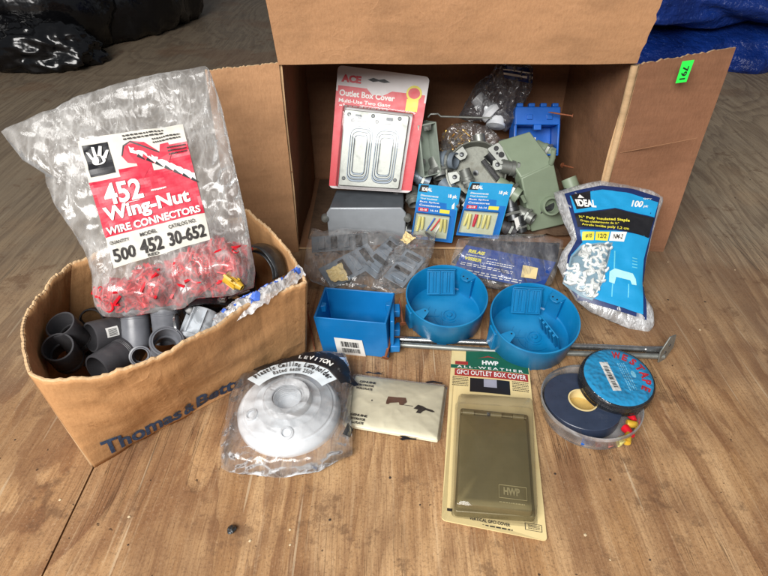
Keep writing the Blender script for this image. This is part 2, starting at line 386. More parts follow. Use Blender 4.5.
class Surf:
    """bilinear patch of a card: uv (0..1) to local xyz; q = corners BL, BR, TR, TL"""
    def __init__(s, q, zf=None): s.q = [Vector((p[0], p[1])) for p in q]; s.zf = zf or (lambda x, y: 0.0)
    def xy(s, u, v):
        a, b, c, d = s.q
        return (a*(1-u)+b*u)*(1-v)+(d*(1-u)+c*u)*v
    def p(s, u, v, h=0.0):
        q = s.xy(u, v); return Vector((q.x, q.y, s.zf(q.x, q.y)+h))
    def rect(s, mb, u0, v0, u1, v1, h, n=1, m=None, mi=0):
        m = m or n
        mb.grid(lambda a, b: s.p(u0+(u1-u0)*a, v0+(v1-v0)*b, h), n, m, mi=mi)
    def poly(s, mb, pts, h, mi=0): mb.add([s.p(u, v, h) for u, v in pts], [tuple(range(len(pts)))], mi)
    def ell(s, mb, cu, cv, ru, rv, h, n=24, mi=0): s.poly(mb, [(cu+ru*math.cos(2*PI*i/n), cv+rv*math.sin(2*PI*i/n)) for i in range(n)], h, mi)
    def text(s, mb, st, u0, v0, u1, v1, h, bold=.02, mi=0, skew=0, slope=0, sp=1.0):
        vs, fs, ar = textmesh(st, bold, sp)
        mb.add([s.p(u0+(u1-u0)*x+skew*y, v0+(v1-v0)*y+slope*x, h) for x, y in vs], fs, mi)
    def bars(s, mb, u0, v0, u1, v1, h, n=18, vert=True, seed=1, mi=0):
        r = random.Random(seed); x = 0
        while x < 1:
            w_ = r.choice((.6, 1, 1.6))/n*.5
            if vert: s.rect(mb, u0+(u1-u0)*x, v0, u0+(u1-u0)*min(1, x+w_), v1, h, mi=mi)
            else: s.rect(mb, u0, v0+(v1-v0)*x, u1, v0+(v1-v0)*min(1, x+w_), h, mi=mi)
            x += w_+r.choice((.5, .9, 1.3))/n*.5
    def smalltext(s, mb, u0, v0, u1, v1, h, lines, seed=1, mi=0):
        """a block of tiny print, too fine to read in the photo: broken dashes"""
        r = random.Random(seed)
        for i in range(lines):
            v = v1-(v1-v0)*(i+.75)/lines; hh = (v1-v0)/lines*.42; x = u0
            while x < u1-.01*(u1-u0):
                w_ = (u1-u0)*r.uniform(.04, .12)
                s.rect(mb, x, v, min(u1, x+w_), v+hh, h, mi=mi); x += w_+(u1-u0)*.025

def rounded(q, r, n=5):
    """q corners as vectors -> rounded outline (list of 2D)"""
    out = []; k = len(q)
    for i in range(k):
        a, b, c = Vector(q[i-1]), Vector(q[i]), Vector(q[(i+1) % k])
        d1 = (a-b).normalized(); d2 = (c-b).normalized(); p0 = b+d1*r; p1 = b+d2*r
        for j in range(n+1):
            t = j/n; out.append(p0*(1-t)**2+b*2*t*(1-t)+p1*t*t)
    return out

class Pouch:
    """plastic bag between two films, given by its outline in a plane; star shaped about c"""
    def __init__(s, outline, tf, tb=None, wr=.002, ws=35, seed=1, c=None, k=2.2, lumps=(), bend=None, flat=None):
        s.o = [Vector(p) for p in outline]; s.tf = tf; s.tb = tf*.3 if tb is None else tb; s.wr = wr; s.ws = ws; s.seed = seed; s.k = k; s.lumps = lumps; s.flat = flat
        s.bend = bend or (lambda x, y: 0.0)
        s.c = Vector(c) if c is not None else sum(s.o, Vector((0, 0)))/len(s.o)
        s.N = 180; s.R = []
        for i in range(s.N):
            a = 2*PI*i/s.N; d = Vector((math.cos(a), math.sin(a))); best = 1e-4
            for j in range(len(s.o)):
                p = s.o[j-1]-s.c; q = s.o[j]-s.c; e = q-p; den = d.x*e.y-d.y*e.x
                if abs(den) < 1e-12: continue
                t = (p.x*e.y-p.y*e.x)/den; w_ = (p.x*d.y-p.y*d.x)/den
                if t > 0 and -1e-6 <= w_ <= 1+1e-6: best = max(best, t)
            s.R.append(best)
    def rad(s, x, y):
        d = Vector((x, y))-s.c; a = math.atan2(d.y, d.x) % (2*PI)*s.N/(2*PI); i = int(a) % s.N; f = a-int(a)
        return min(1, d.length/(s.R[i]*(1-f)+s.R[(i+1) % s.N]*f))
    def wrinkle(s, x, y, k):
        p = Vector((x*s.ws, y*s.ws, s.seed*7.3+k*13))
        a = noise.noise(p); b = 1-abs(noise.noise(p*2.1+Vector((5, 1, 2))))*2; c = noise.noise(p*4.7)
        g = a*1.1+b*.7+c*.35
        if s.flat: g *= s.flat(x, y)
        return g*s.wr
    def z(s, x, y, side=1):
        r = s.rad(x, y); e = max(0, 1-r**s.k)
        t = (s.tf if side > 0 else s.tb)*math.sqrt(e) if e > 0 else 0
        w_ = s.wrinkle(x, y, 0 if side > 0 else 1)*min(1, e*2.5)
        edge = s.wrinkle(x, y, 3)*1.0*min(1, r**4)
        L = 0
        for (lx, ly, lr, lh) in s.lumps:
            d2 = ((x-lx)**2+(y-ly)**2)/lr**2
            if d2 < 4: L += lh*math.exp(-d2*1.5)
        return side*(t+.0004)+w_+edge+(L if side > 0 else 0)+s.bend(x, y)
    def build(s, name, mat, parent, rings=34, **k):
        mb = MB()
        for side in (1, -1):
            n = len(mb.v); vs = []
            rr = [1-(1-i/rings)**1.35 if False else i/rings for i in range(rings+1)]
            for ri in rr:
                for i in range(s.N):
                    a = 2*PI*i/s.N; q = s.c+Vector((math.cos(a), math.sin(a)))*s.R[i]*ri
                    zz = s.z(q.x, q.y, side); vs.append((q.x, q.y, zz))
            fs = [(r*s.N+i, r*s.N+(i+1) % s.N, (r+1)*s.N+(i+1) % s.N, (r+1)*s.N+i) for r in range(rings) for i in range(s.N)]
            mb.add(vs, fs)
        me_o = mb.build(name, mat, parent, smooth=False, **k)
        me_o.data.shade_smooth(); return me_o

# ================================================================ SETTING
fl = MB()
def sheet(x0, x1, y0, y1, z0=-.012, z1=0): fl.box(x0, y0, z0, x1, y1, z1)
sheet(-4, -.3012, -1.5, 6); sheet(-.2994, 4, -1.5, 6)
fl.box(-4, -1.5, -.03, 4, 6, -.016)
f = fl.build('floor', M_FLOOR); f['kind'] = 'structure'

# ---------------------------------------------------------------- big cardboard box on its side
X0, X1, YF, YB, ZT = -.136, .326, .779, 1.03, .291
BM = T((X0+X1)/2, (YF+YB)/2, 0)
bb = thing('cardboard_box', 'large open brown cardboard box behind the hardware with its flaps spread', 'box', BM)
th = .0035
def wav(x, y, z, amp=.0016, s=9, sd=0):
    return noise.noise(Vector((x*s+sd, y*s, z*s)))*amp*2
def panel(name, p00, p10, p11, p01, mat, nu=24, nv=18, amp=.002, sd=0, parent=bb, ragged=None, bulge=0):
    a, b, c, d = map(Vector, (p00, p10, p11, p01)); n = (b-a).cross(d-a).normalized()
    mb = MB()
    def fn(u, v):
        if ragged == 'v' and v > .99:
            v += noise.noise(Vector((u*55+sd, 3, 1)))*.012
        if ragged == 'u' and u > .99:
            u += noise.noise(Vector((v*40+sd, 3, 1)))*.008
        q = (a*(1-u)+b*u)*(1-v)+(d*(1-u)+c*u)*v
        return q+n*(noise.noise(q*8+Vector((sd, 0, 0)))*amp*2+bulge*math.sin(PI*u)*math.sin(PI*v))
    mb.grid(fn, nu, nv)
    return mb.build(name, [mat, M_CBE], parent, world=BM if parent is bb else None, solid=th)
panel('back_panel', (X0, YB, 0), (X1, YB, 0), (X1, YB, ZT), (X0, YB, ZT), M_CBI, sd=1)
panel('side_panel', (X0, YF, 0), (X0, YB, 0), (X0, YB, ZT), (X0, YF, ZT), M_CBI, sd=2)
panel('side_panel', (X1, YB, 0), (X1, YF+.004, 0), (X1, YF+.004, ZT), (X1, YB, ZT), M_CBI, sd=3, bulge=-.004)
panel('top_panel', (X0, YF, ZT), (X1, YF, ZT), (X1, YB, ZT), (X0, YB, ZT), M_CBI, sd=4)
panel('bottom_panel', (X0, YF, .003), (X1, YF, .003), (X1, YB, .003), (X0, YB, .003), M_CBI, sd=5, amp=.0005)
# crease strips where the flaps bend (rounded) and the flaps
panel('top_flap', (X0-.001, YF-.004, ZT-.001), (X1+.002, YF-.004, ZT+.001), (X1+.004, .728, .445), (X0-.006, .728, .445), M_CB, nu=50, nv=22, sd=6, amp=.0022, ragged='u')
lf = panel('left_flap', (-.232, .752, .0), (X0-.001, YF-.003, 0), (X0-.001, YF-.003, ZT), (-.226, .747, ZT-.001), M_CB, nu=40, nv=24, sd=7, amp=.002, ragged='v')
ob = PY(659, 262, .775); ot = PY(735, 47, .82)
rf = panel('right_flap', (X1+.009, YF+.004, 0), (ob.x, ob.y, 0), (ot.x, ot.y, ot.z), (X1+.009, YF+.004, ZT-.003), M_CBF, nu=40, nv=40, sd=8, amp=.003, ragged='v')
mb = MB()
mb.tube([(X1+.004, YF+.0055, .002), (X1+.0045, YF+.005, .1), (X1+.0045, YF+.0035, .2), (X1+.003, YF+.002, ZT-.004)], .0052, 12)
mb.build('crease_edge', M_CBE, bb, world=BM, smooth=True)
# score creases across the flaps; their shading is drawn as a darker tube
def crease(parent, a, b, mat=M_CBI, r=.0008):
    mb = MB(); a = Vector(a); b = Vector(b)
    mb.tube([a+(b-a)*i/10+Vector((0, 0, wav(i, 1, 2, .0008))) for i in range(11)], r, 6)
    mb.build('score_line', mat, parent, world=BM)
# green sticker on right flap
fa = Vector((X1+.009, YF+.004, 0)); fb = Vector((ob.x, ob.y, 0)); fd = Vector((X1+.009, YF+.004, ZT-.003))
FM = frame(fa, fb, fd)
crease(bb, PY(232, 171.5, .7535), PY(293, 171.5, .777))
ca, cb_ = hit(FM, 619, 153, .002), hit(FM, 697, 138, .002)
crease(bb, FM @ Vector((ca.x, ca.y, .0022)), FM @ Vector((cb_.x, cb_.y, .0022)))
q = [hit(FM, *p, h=.004) for p in ((675, 83), (686, 81.5), (694, 59.5), (682, 61))]
sroot = MB(); S = Surf(q); S.rect(sroot, 0, 0, 1, 1, .0055, 3, 3)
st = sroot.build('price_sticker', M_GREEN, rf, M=None); 
for v in st.data.vertices: v.co = BM.inverted() @ (FM @ v.co)
sroot = MB(); S2 = Surf([q[3], q[0], q[1], q[2]]); 
S2.text(sroot, '791', .25, .22, .85, .74, .0062, .02)
st2 = sroot.build('lettering', M_BLACK, rf)
for v in st2.data.vertices: v.co = BM.inverted() @ (FM @ v.co)
# ---------------------------------------------------------------- torn carton at the left
CB = {'FL': (-.300, .367), 'BL': (-.392, .505), 'BR': (-.205, .665), 'FR': (-.100, .535)}
CT = {'FL': (-.315, .366), 'BL': (-.342, .520), 'BR': (-.172, .632), 'FR': (-.084, .500)}
def cur(a, b, t, bow=0):
    a = Vector(a); b = Vector(b); d = (b-a); n = Vector((-d.y, d.x)).normalized()
    return a+d*t-n*(-bow)*math.sin(PI*t)
CM = T(-.24, .51, 0)
ct = thing('shipping_carton', 'torn tan carton with faded blue printing at the left, full of conduit fittings', 'carton', CM)
def cwall(name, k0, k1, zt0, zt1, bow_t, bow_b, sd, nu=110, nv=20, ragh=.003, curl=0, mat=None, skew=0, dip=0):
    mb = MB()
    def fn(u, v):
        b = cur(CB[k0], CB[k1], u, bow_b); t = cur(CT[k0], CT[k1], u, bow_t) if not skew else cur(CT[k0], CT[k1], u, 0)+skew*(math.sin(PI*(u/.8)**.75) if u < .8 else 0)*Vector((.5, -.86))
        zt = zt0+(zt1-zt0)*u+noise.noise(Vector((u*9+sd, 0, 0)))*ragh*1.5+noise.noise(Vector((u*45+sd, 2, 0)))*ragh*.7+noise.noise(Vector((u*140+sd, 2, 0)))*ragh*.35-dip*math.exp(-((u-.25)/.16)**2)
        p = b*(1-v)+t*v
        q = Vector((p.x, p.y, zt*v))
        nn = (Vector(CB[k1])-Vector(CB[k0])); nn = Vector((nn.y, -nn.x)).normalized()
        am = (1-.75*v)*noise.noise(Vector((u*3+sd, v*2.5, 1)))*.009*math.sin(PI*min(1, max(0, u)))+noise.noise(Vector((u*9+sd, v*7, 5)))*.0025*min(1, 8*u*(1-u))
        cr = curl*max(0, v-.72)**1.6
        q += Vector((nn.x, nn.y, 0))*(am+cr)
        return q
    mb.grid(fn, nu, nv)
    o = mb.build(name, [mat or M_CB2, M_CBE], ct, world=CM, solid=.0034); o.data.shade_smooth()
    return fn
wf = cwall('front_panel', 'FL', 'FR', .137, .139, -.006, .004, 1, 120, 24, skew=.036, dip=.003)
wl = cwall('left_panel', 'BL', 'FL', .150, .139, -.024, -.006, 2, curl=0)
wr_ = cwall('right_panel', 'FR', 'BR', .139, .154, -.010, -.006, 3, curl=0)
wb = cwall('back_panel', 'BR', 'BL', .146, .150, -.012, -.004, 4)
mb = MB(); mb.prism([Vector(CB[k])*.985+Vector((-.004, .008)) for k in ('FL', 'FR', 'BR', 'BL')], .001, .005); mb.build('bottom_panel', M_CB2, ct, world=CM)
# printing on the front, following the crumpled board
def onwall(fn, u, v, h):
    e = 1e-3; p = fn(u, v); a = fn(u+e, v)-p; b = fn(u, v+e)-p; n = a.cross(b).normalized(); return p+n*h
mb = MB()
for st_, u0, u1, v0, v1 in (('Thomas', .055, .375, .07, .25), ('&', .385, .435, .07, .22), ('Betts', .445, .66, .07, .24)):
    vs, fs, ar = textmesh(st_, .03)
    bmx = bmesh.new(); vv = [bmx.verts.new((x, y, 0)) for x, y in vs]
    for f_ in fs:
        try: bmx.faces.new([vv[i] for i in f_])
        except Exception: pass
    bmesh.ops.subdivide_edges(bmx, edges=bmx.edges, cuts=1); bmesh.ops.triangulate(bmx, faces=bmx.faces); bmx.verts.index_update()
    V = [v.co.copy() for v in bmx.verts]; F = [tuple(v.index for v in f_.verts) for f_ in bmx.faces]; bmx.free()
    mb.add([onwall(wf, u0+(u1-u0)*p.x+.012*p.y, v0+(v1-v0)*p.y-.01-.03*(u0+(u1-u0)*p.x), .0026) for p in V], F)
mb.build('lettering', M_BLUEINK, ct, world=CM)
# rim edge: pale torn corrugation
mb = MB()
for fn, sd in ((wf, 1), (wl, 2), (wr_, 3), (wb, 4)):
    pts = [fn(i/110, 1.0)+Vector((0, 0, .0004*noise.noise(Vector((i*1.7, sd, 3))))) for i in range(111)]
    mb.tube(pts, [.0014+.0012*noise.noise(Vector((i*.9, sd, 0))) for i in range(111)], 6)
mb.build('torn_rim', M_CBE, ct, world=CM)
# strip of white packing tape with blue marks over the right-hand corner
def tp(u, v):
    a = G(214, 322, .128); b = G(246, 298, .146); c = G(284, 280, .153); d = G(301, 266, .152)
    def bz(t): return a*(1-t)**3+b*3*t*(1-t)**2+c*3*t*t*(1-t)+d*t**3
    p = bz(u); dn = (bz(min(1, u+.02))-bz(max(0, u-.02))); dn.z = 0; n = Vector((-dn.y, dn.x, 0)).normalized()
    wdt = .030+.012*math.sin(u*5.5+.4)+.004*noise.noise(Vector((u*14, v*2, 9)))
    q = p+n*((v-.22)*wdt)
    rg = 1-2*abs(noise.noise(Vector((u*13+v*3, v*3-u*2, 3)))); r2 = 1-2*abs(noise.noise(Vector((u*17, v*4, 8))))
    q.z += -.030*max(0, v-.35)-.010*max(0, .22-v)*5+.0045*rg+.0016*r2-.004
    q.z += .0
    return q
mb = MB(); mb.grid(tp, 90, 26); o = mb.build('plastic_liner', film('liner_film', milk=.55, bs=22, bd=.002, tint=(.93, .94, .96, 1), gloss=1.2), ct, world=CM)
mb = MB()
r = random.Random(5)
for (u, v, a, b) in ((.30, .45, .14, .30), (.50, .30, .10, .38), (.36, .12, .09, .16), (.86, .15, .10, .5), (.80, .60, .13, .28), (.10, .30, .05, .3), (.66, .62, .05, .2)):
    mb.grid(lambda x, y: tp(u+a*x+.01*math.sin(y*7+u*30), v+b*y)+Vector((0, 0, .0009)), 10, 8)
for i in range(12):
    u = r.uniform(.2, .75); v = r.uniform(.1, .75)
    mb.grid(lambda x, y: tp(u+.022*x, v+.05*y)+Vector((0, 0, .0009)), 2, 2)
mb.build('liner_print', simple('faded_blue_print', lin(70, 108, 200), .4, var=.2, vs=200), ct, world=CM)

# ---------------------------------------------------------------- fittings in the carton
def coupling(M, r, L, mat, label, band=True, ring=0, sticker=False, group='grey conduit fittings in the carton'):
    t = thing('conduit_coupling', label, 'conduit fitting', M, group)
    mb = MB(); w_ = r*.13
    mb.lathe([(r-w_, L/2), (r-w_*.2, L/2), (r, L/2-.0012), (r, .002), (r*.985, 0), (r, -.002), (r, -L/2+.0012), (r-w_*.2, -L/2), (r-w_, -L/2), (r-w_*1.2, -.0015), (r-w_*1.6, 0), (r-w_*1.2, .0015)], 48, close=True)
    mb.build('body', mat, t, smooth=True)
    mb = MB(); mb.lathe([(r-w_*1.1, -.001), (r-w_*2.2, -.001), (r-w_*2.2, .001), (r-w_*1.1, .001)], 48, close=True)
    if ring: mb.lathe([(r+.0003, L/2-.004), (r+.0018, L/2-.0035), (r+.0018, L/2-.0005), (r+.0002, L/2-.0002)], 48)
    for k_ in range(3 if not ring else 0): mb.lathe([(r-.0001, -L*.36+k_*.0016), (r+.00035, -L*.36+k_*.0016+.0004), (r-.0001, -L*.36+k_*.0016+.0008)], 40)
    mb.build('stop_ring', mat, t, smooth=True)
    if sticker:
        lc_ = M.inverted() @ CO; sa = math.atan2(lc_.y, lc_.x)
        mb = MB(); mb.grid(lambda u, v: ((r+.0004)*math.cos(sa-.30+u*.62), (r+.0004)*math.sin(sa-.30+u*.62), -.004+.013*v), 8, 1)
        mb.build('sticker', M_WHITE, t)
        mb = MB()
        for i in range(6): mb.grid(lambda u, v: ((r+.0007)*math.cos(sa-.22+i*.075+u*.035), (r+.0007)*math.sin(sa-.22+i*.075+u*.035), -.002+.009*v), 1, 1)
        mb.build('sticker_print', M_BLACK, t)
    return t
def at(px, py, z, rx=0, ry=0, rz=0): 
    p = G(px, py, z); return T(*p) @ R('Z', rz) @ R('Y', ry) @ R('X', rx)
coupling(at(71, 334, .100, 18, -8), .0155, .040, M_PVCD, 'dark grey conduit coupling upright at the far left of the carton')
coupling(at(64, 354, .092, 25, 10), .0155, .040, M_PVCD, 'dark grey conduit coupling in the nearest left corner of the carton')
coupling(at(108, 333, .095, 72, 0, -40), .0165, .038, M_PVCD, 'dark conduit coupling with a small white sticker lying on its side', sticker=True)
coupling(at(113, 360, .085, 80, 0, -25), .0165, .040, M_PVCD, 'dark conduit coupling against the front wall under the stickered one')
coupling(at(136, 329, .098, 140, 0, 8), .0145, .040, M_PVC, 'mid grey conduit coupling with its mouth facing forward')
coupling(at(166, 323, .102, 155, 0, 5), .0145, .042, M_PVC, 'grey conduit coupling standing behind the elbow mouth')
coupling(at(166, 347, .100, 20, 22, 0), .0150, .030, M_PVC, 'grey conduit elbow with round open mouth beside the frosted cup', ring=1)
coupling(at(141, 355, .092, 50, 30, 0), .0090, .022, M_PVC, 'small threaded grey fitting between two larger couplings', ring=1)
for i, (px, py, z, a, b, r_) in enumerate(((90, 345, .06, 80, 30, .015), (135, 345, .055, 85, -30, .015), (190, 320, .05, 80, 60, .015), (100, 318, .06, 60, 0, .015), (215, 300, .06, 85, 30, .015), (245, 280, .06, 80, 70, .015), (60, 340, .05, 85, 20, .015), (160, 310, .055, 80, 50, .015))):
    coupling(at(px, py, z, a, b), r_, .042, M_PVCD, 'dark grey coupling lying deep under the upper fittings')
# steel ring standing between grey coupling and cup
tg = MB(); tg.lathe([(.0175, -.001), (.0195, -.001), (.0195, .001), (.0175, .001)], 48, close=True)
o = tg.build('lock_ring', M_STEEL, None, M=at(181, 331, .100, 0, 80, 15), smooth=True); tag(o, 'thin bright steel ring standing on edge beside the frosted cup', 'ring')
# frosted cup
t = thing('plastic_cup', 'frosted translucent plastic cap lying in the carton beside the steel ring', 'cap', at(200, 328, .100, -55, 25, 0))
mb = MB(); mb.lathe([(.0001, .020), (.013, .020), (.0145, .018), (.017, -.012), (.0215, -.012), (.022, -.016), (.0185, -.017), (.0155, -.014), (.0135, .016), (.0001, .018)], 40); mb.build('body', F_CUP, t, smooth=True)
mb = MB()
for i in range(8):
    a = i*PI/4; mb.box(-.0006, .013, -.01, .0006, .0185, .017, M=R('Z', math.degrees(a)))
mb.build('rib', F_CUP, t)
# black knob and screw terminal
mb = MB(); mb.lathe([(.0001, .009), (.005, .0085), (.009, .006), (.011, 0), (.010, -.006), (.0065, -.011), (.0001, -.0115)], 32)
o = mb.build('black_bushing', M_DARK, None, M=at(193, 309, .112, 30, 20), smooth=True); tag(o, 'shiny black plastic bushing below the red connector bag', 'bushing')
t = thing('strap_clamp', 'black metal strap with a bright hex screw at the front rim of the carton', 'clamp', at(222, 301, .118, 10, 15, 20))
mb = MB(); mb.grid(lambda u, v: (-.035+.07*u, -.006+.012*v, .004*math.sin(u*5)-.002), 20, 2); o = mb.build('strap', M_DARK, t, solid=.0014)
mb = MB(); mb.lathe([(.0001, .007), (.0035, .007), (.004, .0062), (.004, .003), (.0055, .003), (.0055, .0018)], 6); mb.build('screw', M_STEEL, t)
mb = MB(); mb.tube([(.006, 0, .004), (.016, .003, .007), (.030, .010, .006)], .0012, 8); mb.build('pin', M_STEEL, t, smooth=True)
t = MB()
t.grid(lambda u, v: (.032*math.cos(.3+2.0*u), .032*math.sin(.3+2.0*u), -.011+.022*v+.003*noise.noise(Vector((u*4, v, 1)))), 26, 3)
t.grid(lambda u, v: (.026*math.cos(.2+2.1*u)+.001, .026*math.sin(.2+2.1*u), -.009+.018*v), 26, 3)
o = t.build('pipe_strap', M_DSTEEL, None, M=at(258, 272, .118, 70, 10, -30), solid=.001); o.data.shade_smooth(); tag(o, 'curved dark steel pipe strap in the right back corner of the carton', 'pipe strap')

# ---------------------------------------------------------------- bag of red wire connectors
pb0 = G(175, 312, .118); ptop = PY(150, 84, .665)
left = G(98, 312, .118)
BGM = frame(pb0, pb0+Vector((1, .12, -.02)), ptop)
H = lambda px, py, h=0: hit(BGM, px, py, h)
outl = [H(*p) for p in ((95, 306), (104, 317), (120, 318), (137, 316), (184, 309), (197, 299), (231, 296), (254, 288), (256, 272), (252, 250), (246, 215), (233, 158), (222, 108), (213, 80), (208, 66), (190, 69), (167, 73), (125, 83), (98, 91), (75, 99), (55, 108), (30, 120), (2, 132), (12, 146), (29, 167), (44, 161), (46, 183), (55, 205), (71, 229), (84, 250), (90, 267), (94, 290))]
wn = thing('connector_bag', 'clear plastic bag with red and white label, filled with red wire connectors', 'bag', BGM)
lowc = H(180, 285)
def lumpf(x, y):
    return 0.0
q = [H(118, 271), H(213, 243), H(185, 128), H(81, 145)]
lc = (q[0]+q[1]+q[2]+q[3])/4
def flatf(x, y):
    d = (Vector((x, y))-lc).length; return .30+.70*min(1, max(0, (d-.045)/.03))
lum = [(H(120, 292).x, H(120, 292).y, .024, .017), (H(160, 288).x, H(160, 288).y, .024, .016), (H(200, 272).x, H(200, 272).y, .024, .016), (H(235, 268).x, H(235, 268).y, .022, .016)]
PB = Pouch(outl, .009, .012, wr=.0036, ws=24, seed=3, c=H(155, 215), lumps=lum, flat=flatf, k=3)
PB.build('plastic_film', F_BAG, wn, rings=46)
SL = Surf(q, lambda x, y: PB.z(x, y)+.0006)
# the wide label: pale sheet, red field, black emblem square, picture, lettering
mb = MB(); SL.rect(mb, 0, 0, 1, 1, 0, 36, 44); lb = mb.build('paper_label', M_PAPER, wn); lb.data.shade_smooth()
mb = MB(); SL.rect(mb, 0, .235, 1, .66, .0004, 30, 18)
SL.rect(mb, .30, .66, .62, .72, .0004, 12, 4); SL.rect(mb, .78, .66, 1, .84, .0004, 8, 8)
mb.build('red_field', M_PINKRED, wn)
mb = MB(); SL.rect(mb, .03, .70, .27, .95, .0007, 12, 14); mb.build('emblem_square', M_BLACK, wn)
# crown / winged emblem and white big letters
mb = MB(); h = .0016
for (a, b, c, d) in ((.09, .835, .06, .885), (.125, .85, .12, .92), (.165, .85, .19, .92), (.20, .83, .245, .88)):
    SL.poly(mb, [(a-.012, b), (a+.02, b-.01), (c+.02, d), (c-.006, d+.006)], h)
SL.ell(mb, .145, .815, .065, .038, h)
SL.text(mb, '452', .10, .46, .47, .625, h, .03)
SL.text(mb, 'Wing-Nut', .05, .315, .90, .455, h, .035)
SL.text(mb, 'WIRE CONNECTORS', .03, .245, .97, .305, h, .035)
SL.smalltext(mb, .55, .49, .70, .52, h, 1); SL.smalltext(mb, .30, .445, .42, .46, h, 1)
mb.build('lettering', M_WHITE, wn)
mb = MB()
SL.text(mb, '500', .03, .035, .25, .135, h, .02); SL.text(mb, '452', .30, .035, .53, .15, h, .03); SL.text(mb, '30-652', .59, .035, .97, .15, h, .03)
SL.text(mb, 'QUANTITY', .03, .165, .22, .195, h, .02); SL.text(mb, 'MODEL', .33, .175, .50, .205, h, .02); SL.text(mb, 'CATALOG NO.', .62, .175, .90, .205, h, .02)
SL.text(mb, 'RED', .36, .005, .47, .028, h, .02)
SL.smalltext(mb, .42, .93, .80, .985, h, 2, 3); SL.smalltext(mb, .68, .87, .95, .925, h, 2, 4)
SL.smalltext(mb, .80, .75, .98, .83, h, 3, 5)
mb.build('dark_lettering', M_DKTXT, wn)
# picture of a connector over twisted wires
mb = MB(); SL.poly(mb, [(.36, .82), (.40, .90), (.48, .925), (.60, .90), (.72, .80), (.74, .86), (.82, .86), (.84, .78), (.78, .70), (.62, .72), (.50, .60), (.48, .74), (.40, .76)], .0006); mb.build('connector_picture', M_PINKRED, wn)
mb = MB()
for k_ in range(3):
    pts = []; n_ = 14
    for i in range(n_+1):
        u = .45+.55*i/n_; v = .86-.33*(i/n_)**1.1+.018*math.sin(i*1.3+k_*2.1); pts.append((u, v))
    for i in range(n_):
        w_ = .010+.012*i/n_; (a, b), (c, d) = pts[i], pts[i+1]
        SL.poly(mb, [(a, b-w_), (c, d-w_), (c, d+w_), (a, b+w_)], .0010+k_*.0002)
mb.build('wire_picture', M_WHITE, wn)
mb = MB()
for i in range(7):
    u = .50+.075*i; v = .835-.33*((u-.45)/.55)**1.1
    SL.poly(mb, [(u, v-.02), (u+.06, v-.055), (u+.065, v-.047), (u+.02, v+.0)], .0017)
SL.poly(mb, [(.36, .82), (.40, .90), (.48, .925), (.47, .915), (.41, .89), (.372, .82)], .0009)
SL.poly(mb, [(.48, .925), (.72, .80), (.715, .79), (.475, .912)], .0009)
mb.build('picture_outline', M_BLACK, wn)
# connectors
cm_ = MB(); cm_.lathe([(.0022, .009), (.003, .0095), (.0045, .004), (.0062, -.006), (.0068, -.0085), (.0055, -.009), (.0045, 0), (.0001, .002)], 12)
cm_.box(.004, -.001, -.008, .0115, .001, .001); cm_.box(-.0115, -.001, -.008, -.004, .001, .001)
for k_ in range(12): cm_.box(.0045, -.0004, -.007, .0062, .0004, .004, M=R('Z', 30*k_) @ R('Y', 0))
proto = None; r = random.Random(11); n_ = 0
pts_px = []
while n_ < 290:
    px = r.uniform(98, 251); py = r.uniform(228, 312)
    top = 283-(px-98)*.12 if px < 140 else (262 if px < 175 else (262-(px-175)*.75 if px < 215 else 232+ (px-215)*.4))
    if px < 135 and py < 272: continue
    if py < top+9: continue
    q2 = H(px, py, .005)
    if PB.rad(q2.x, q2.y) > .86: continue
    zt = PB.z(q2.x, q2.y); zz = zt-r.uniform(.014, .030)
    M_ = BGM @ T(q2.x, q2.y, zz) @ Euler((r.uniform(0, 6.3), r.uniform(0, 6.3), r.uniform(0, 6.3))).to_matrix().to_4x4() @ Matrix.Scale(1.22, 4)
    if proto is None:
        proto = cm_.build('wire_connector', M_CONN, None, M=M_, smooth=True); tag(proto, 'small red winged wire connector inside the clear labelled bag', 'wire connector', 'red wire connectors in the bag')
    else:
        c = proto.copy(); COL.objects.link(c); c.matrix_basis = M_
    n_ += 1
q2 = H(236, 284, .0)
o = proto.copy(); o.data = proto.data.copy(); o.data.materials[0] = M_GOLD; COL.objects.link(o); o.matrix_basis = BGM @ T(q2.x, q2.y, PB.z(q2.x, q2.y)-.002) @ R('Y', 80) @ R('X', 40) @ Matrix.Scale(1.15, 4)
o['label'] = 'single yellow wire connector among the red ones in the bag'; del o['group']
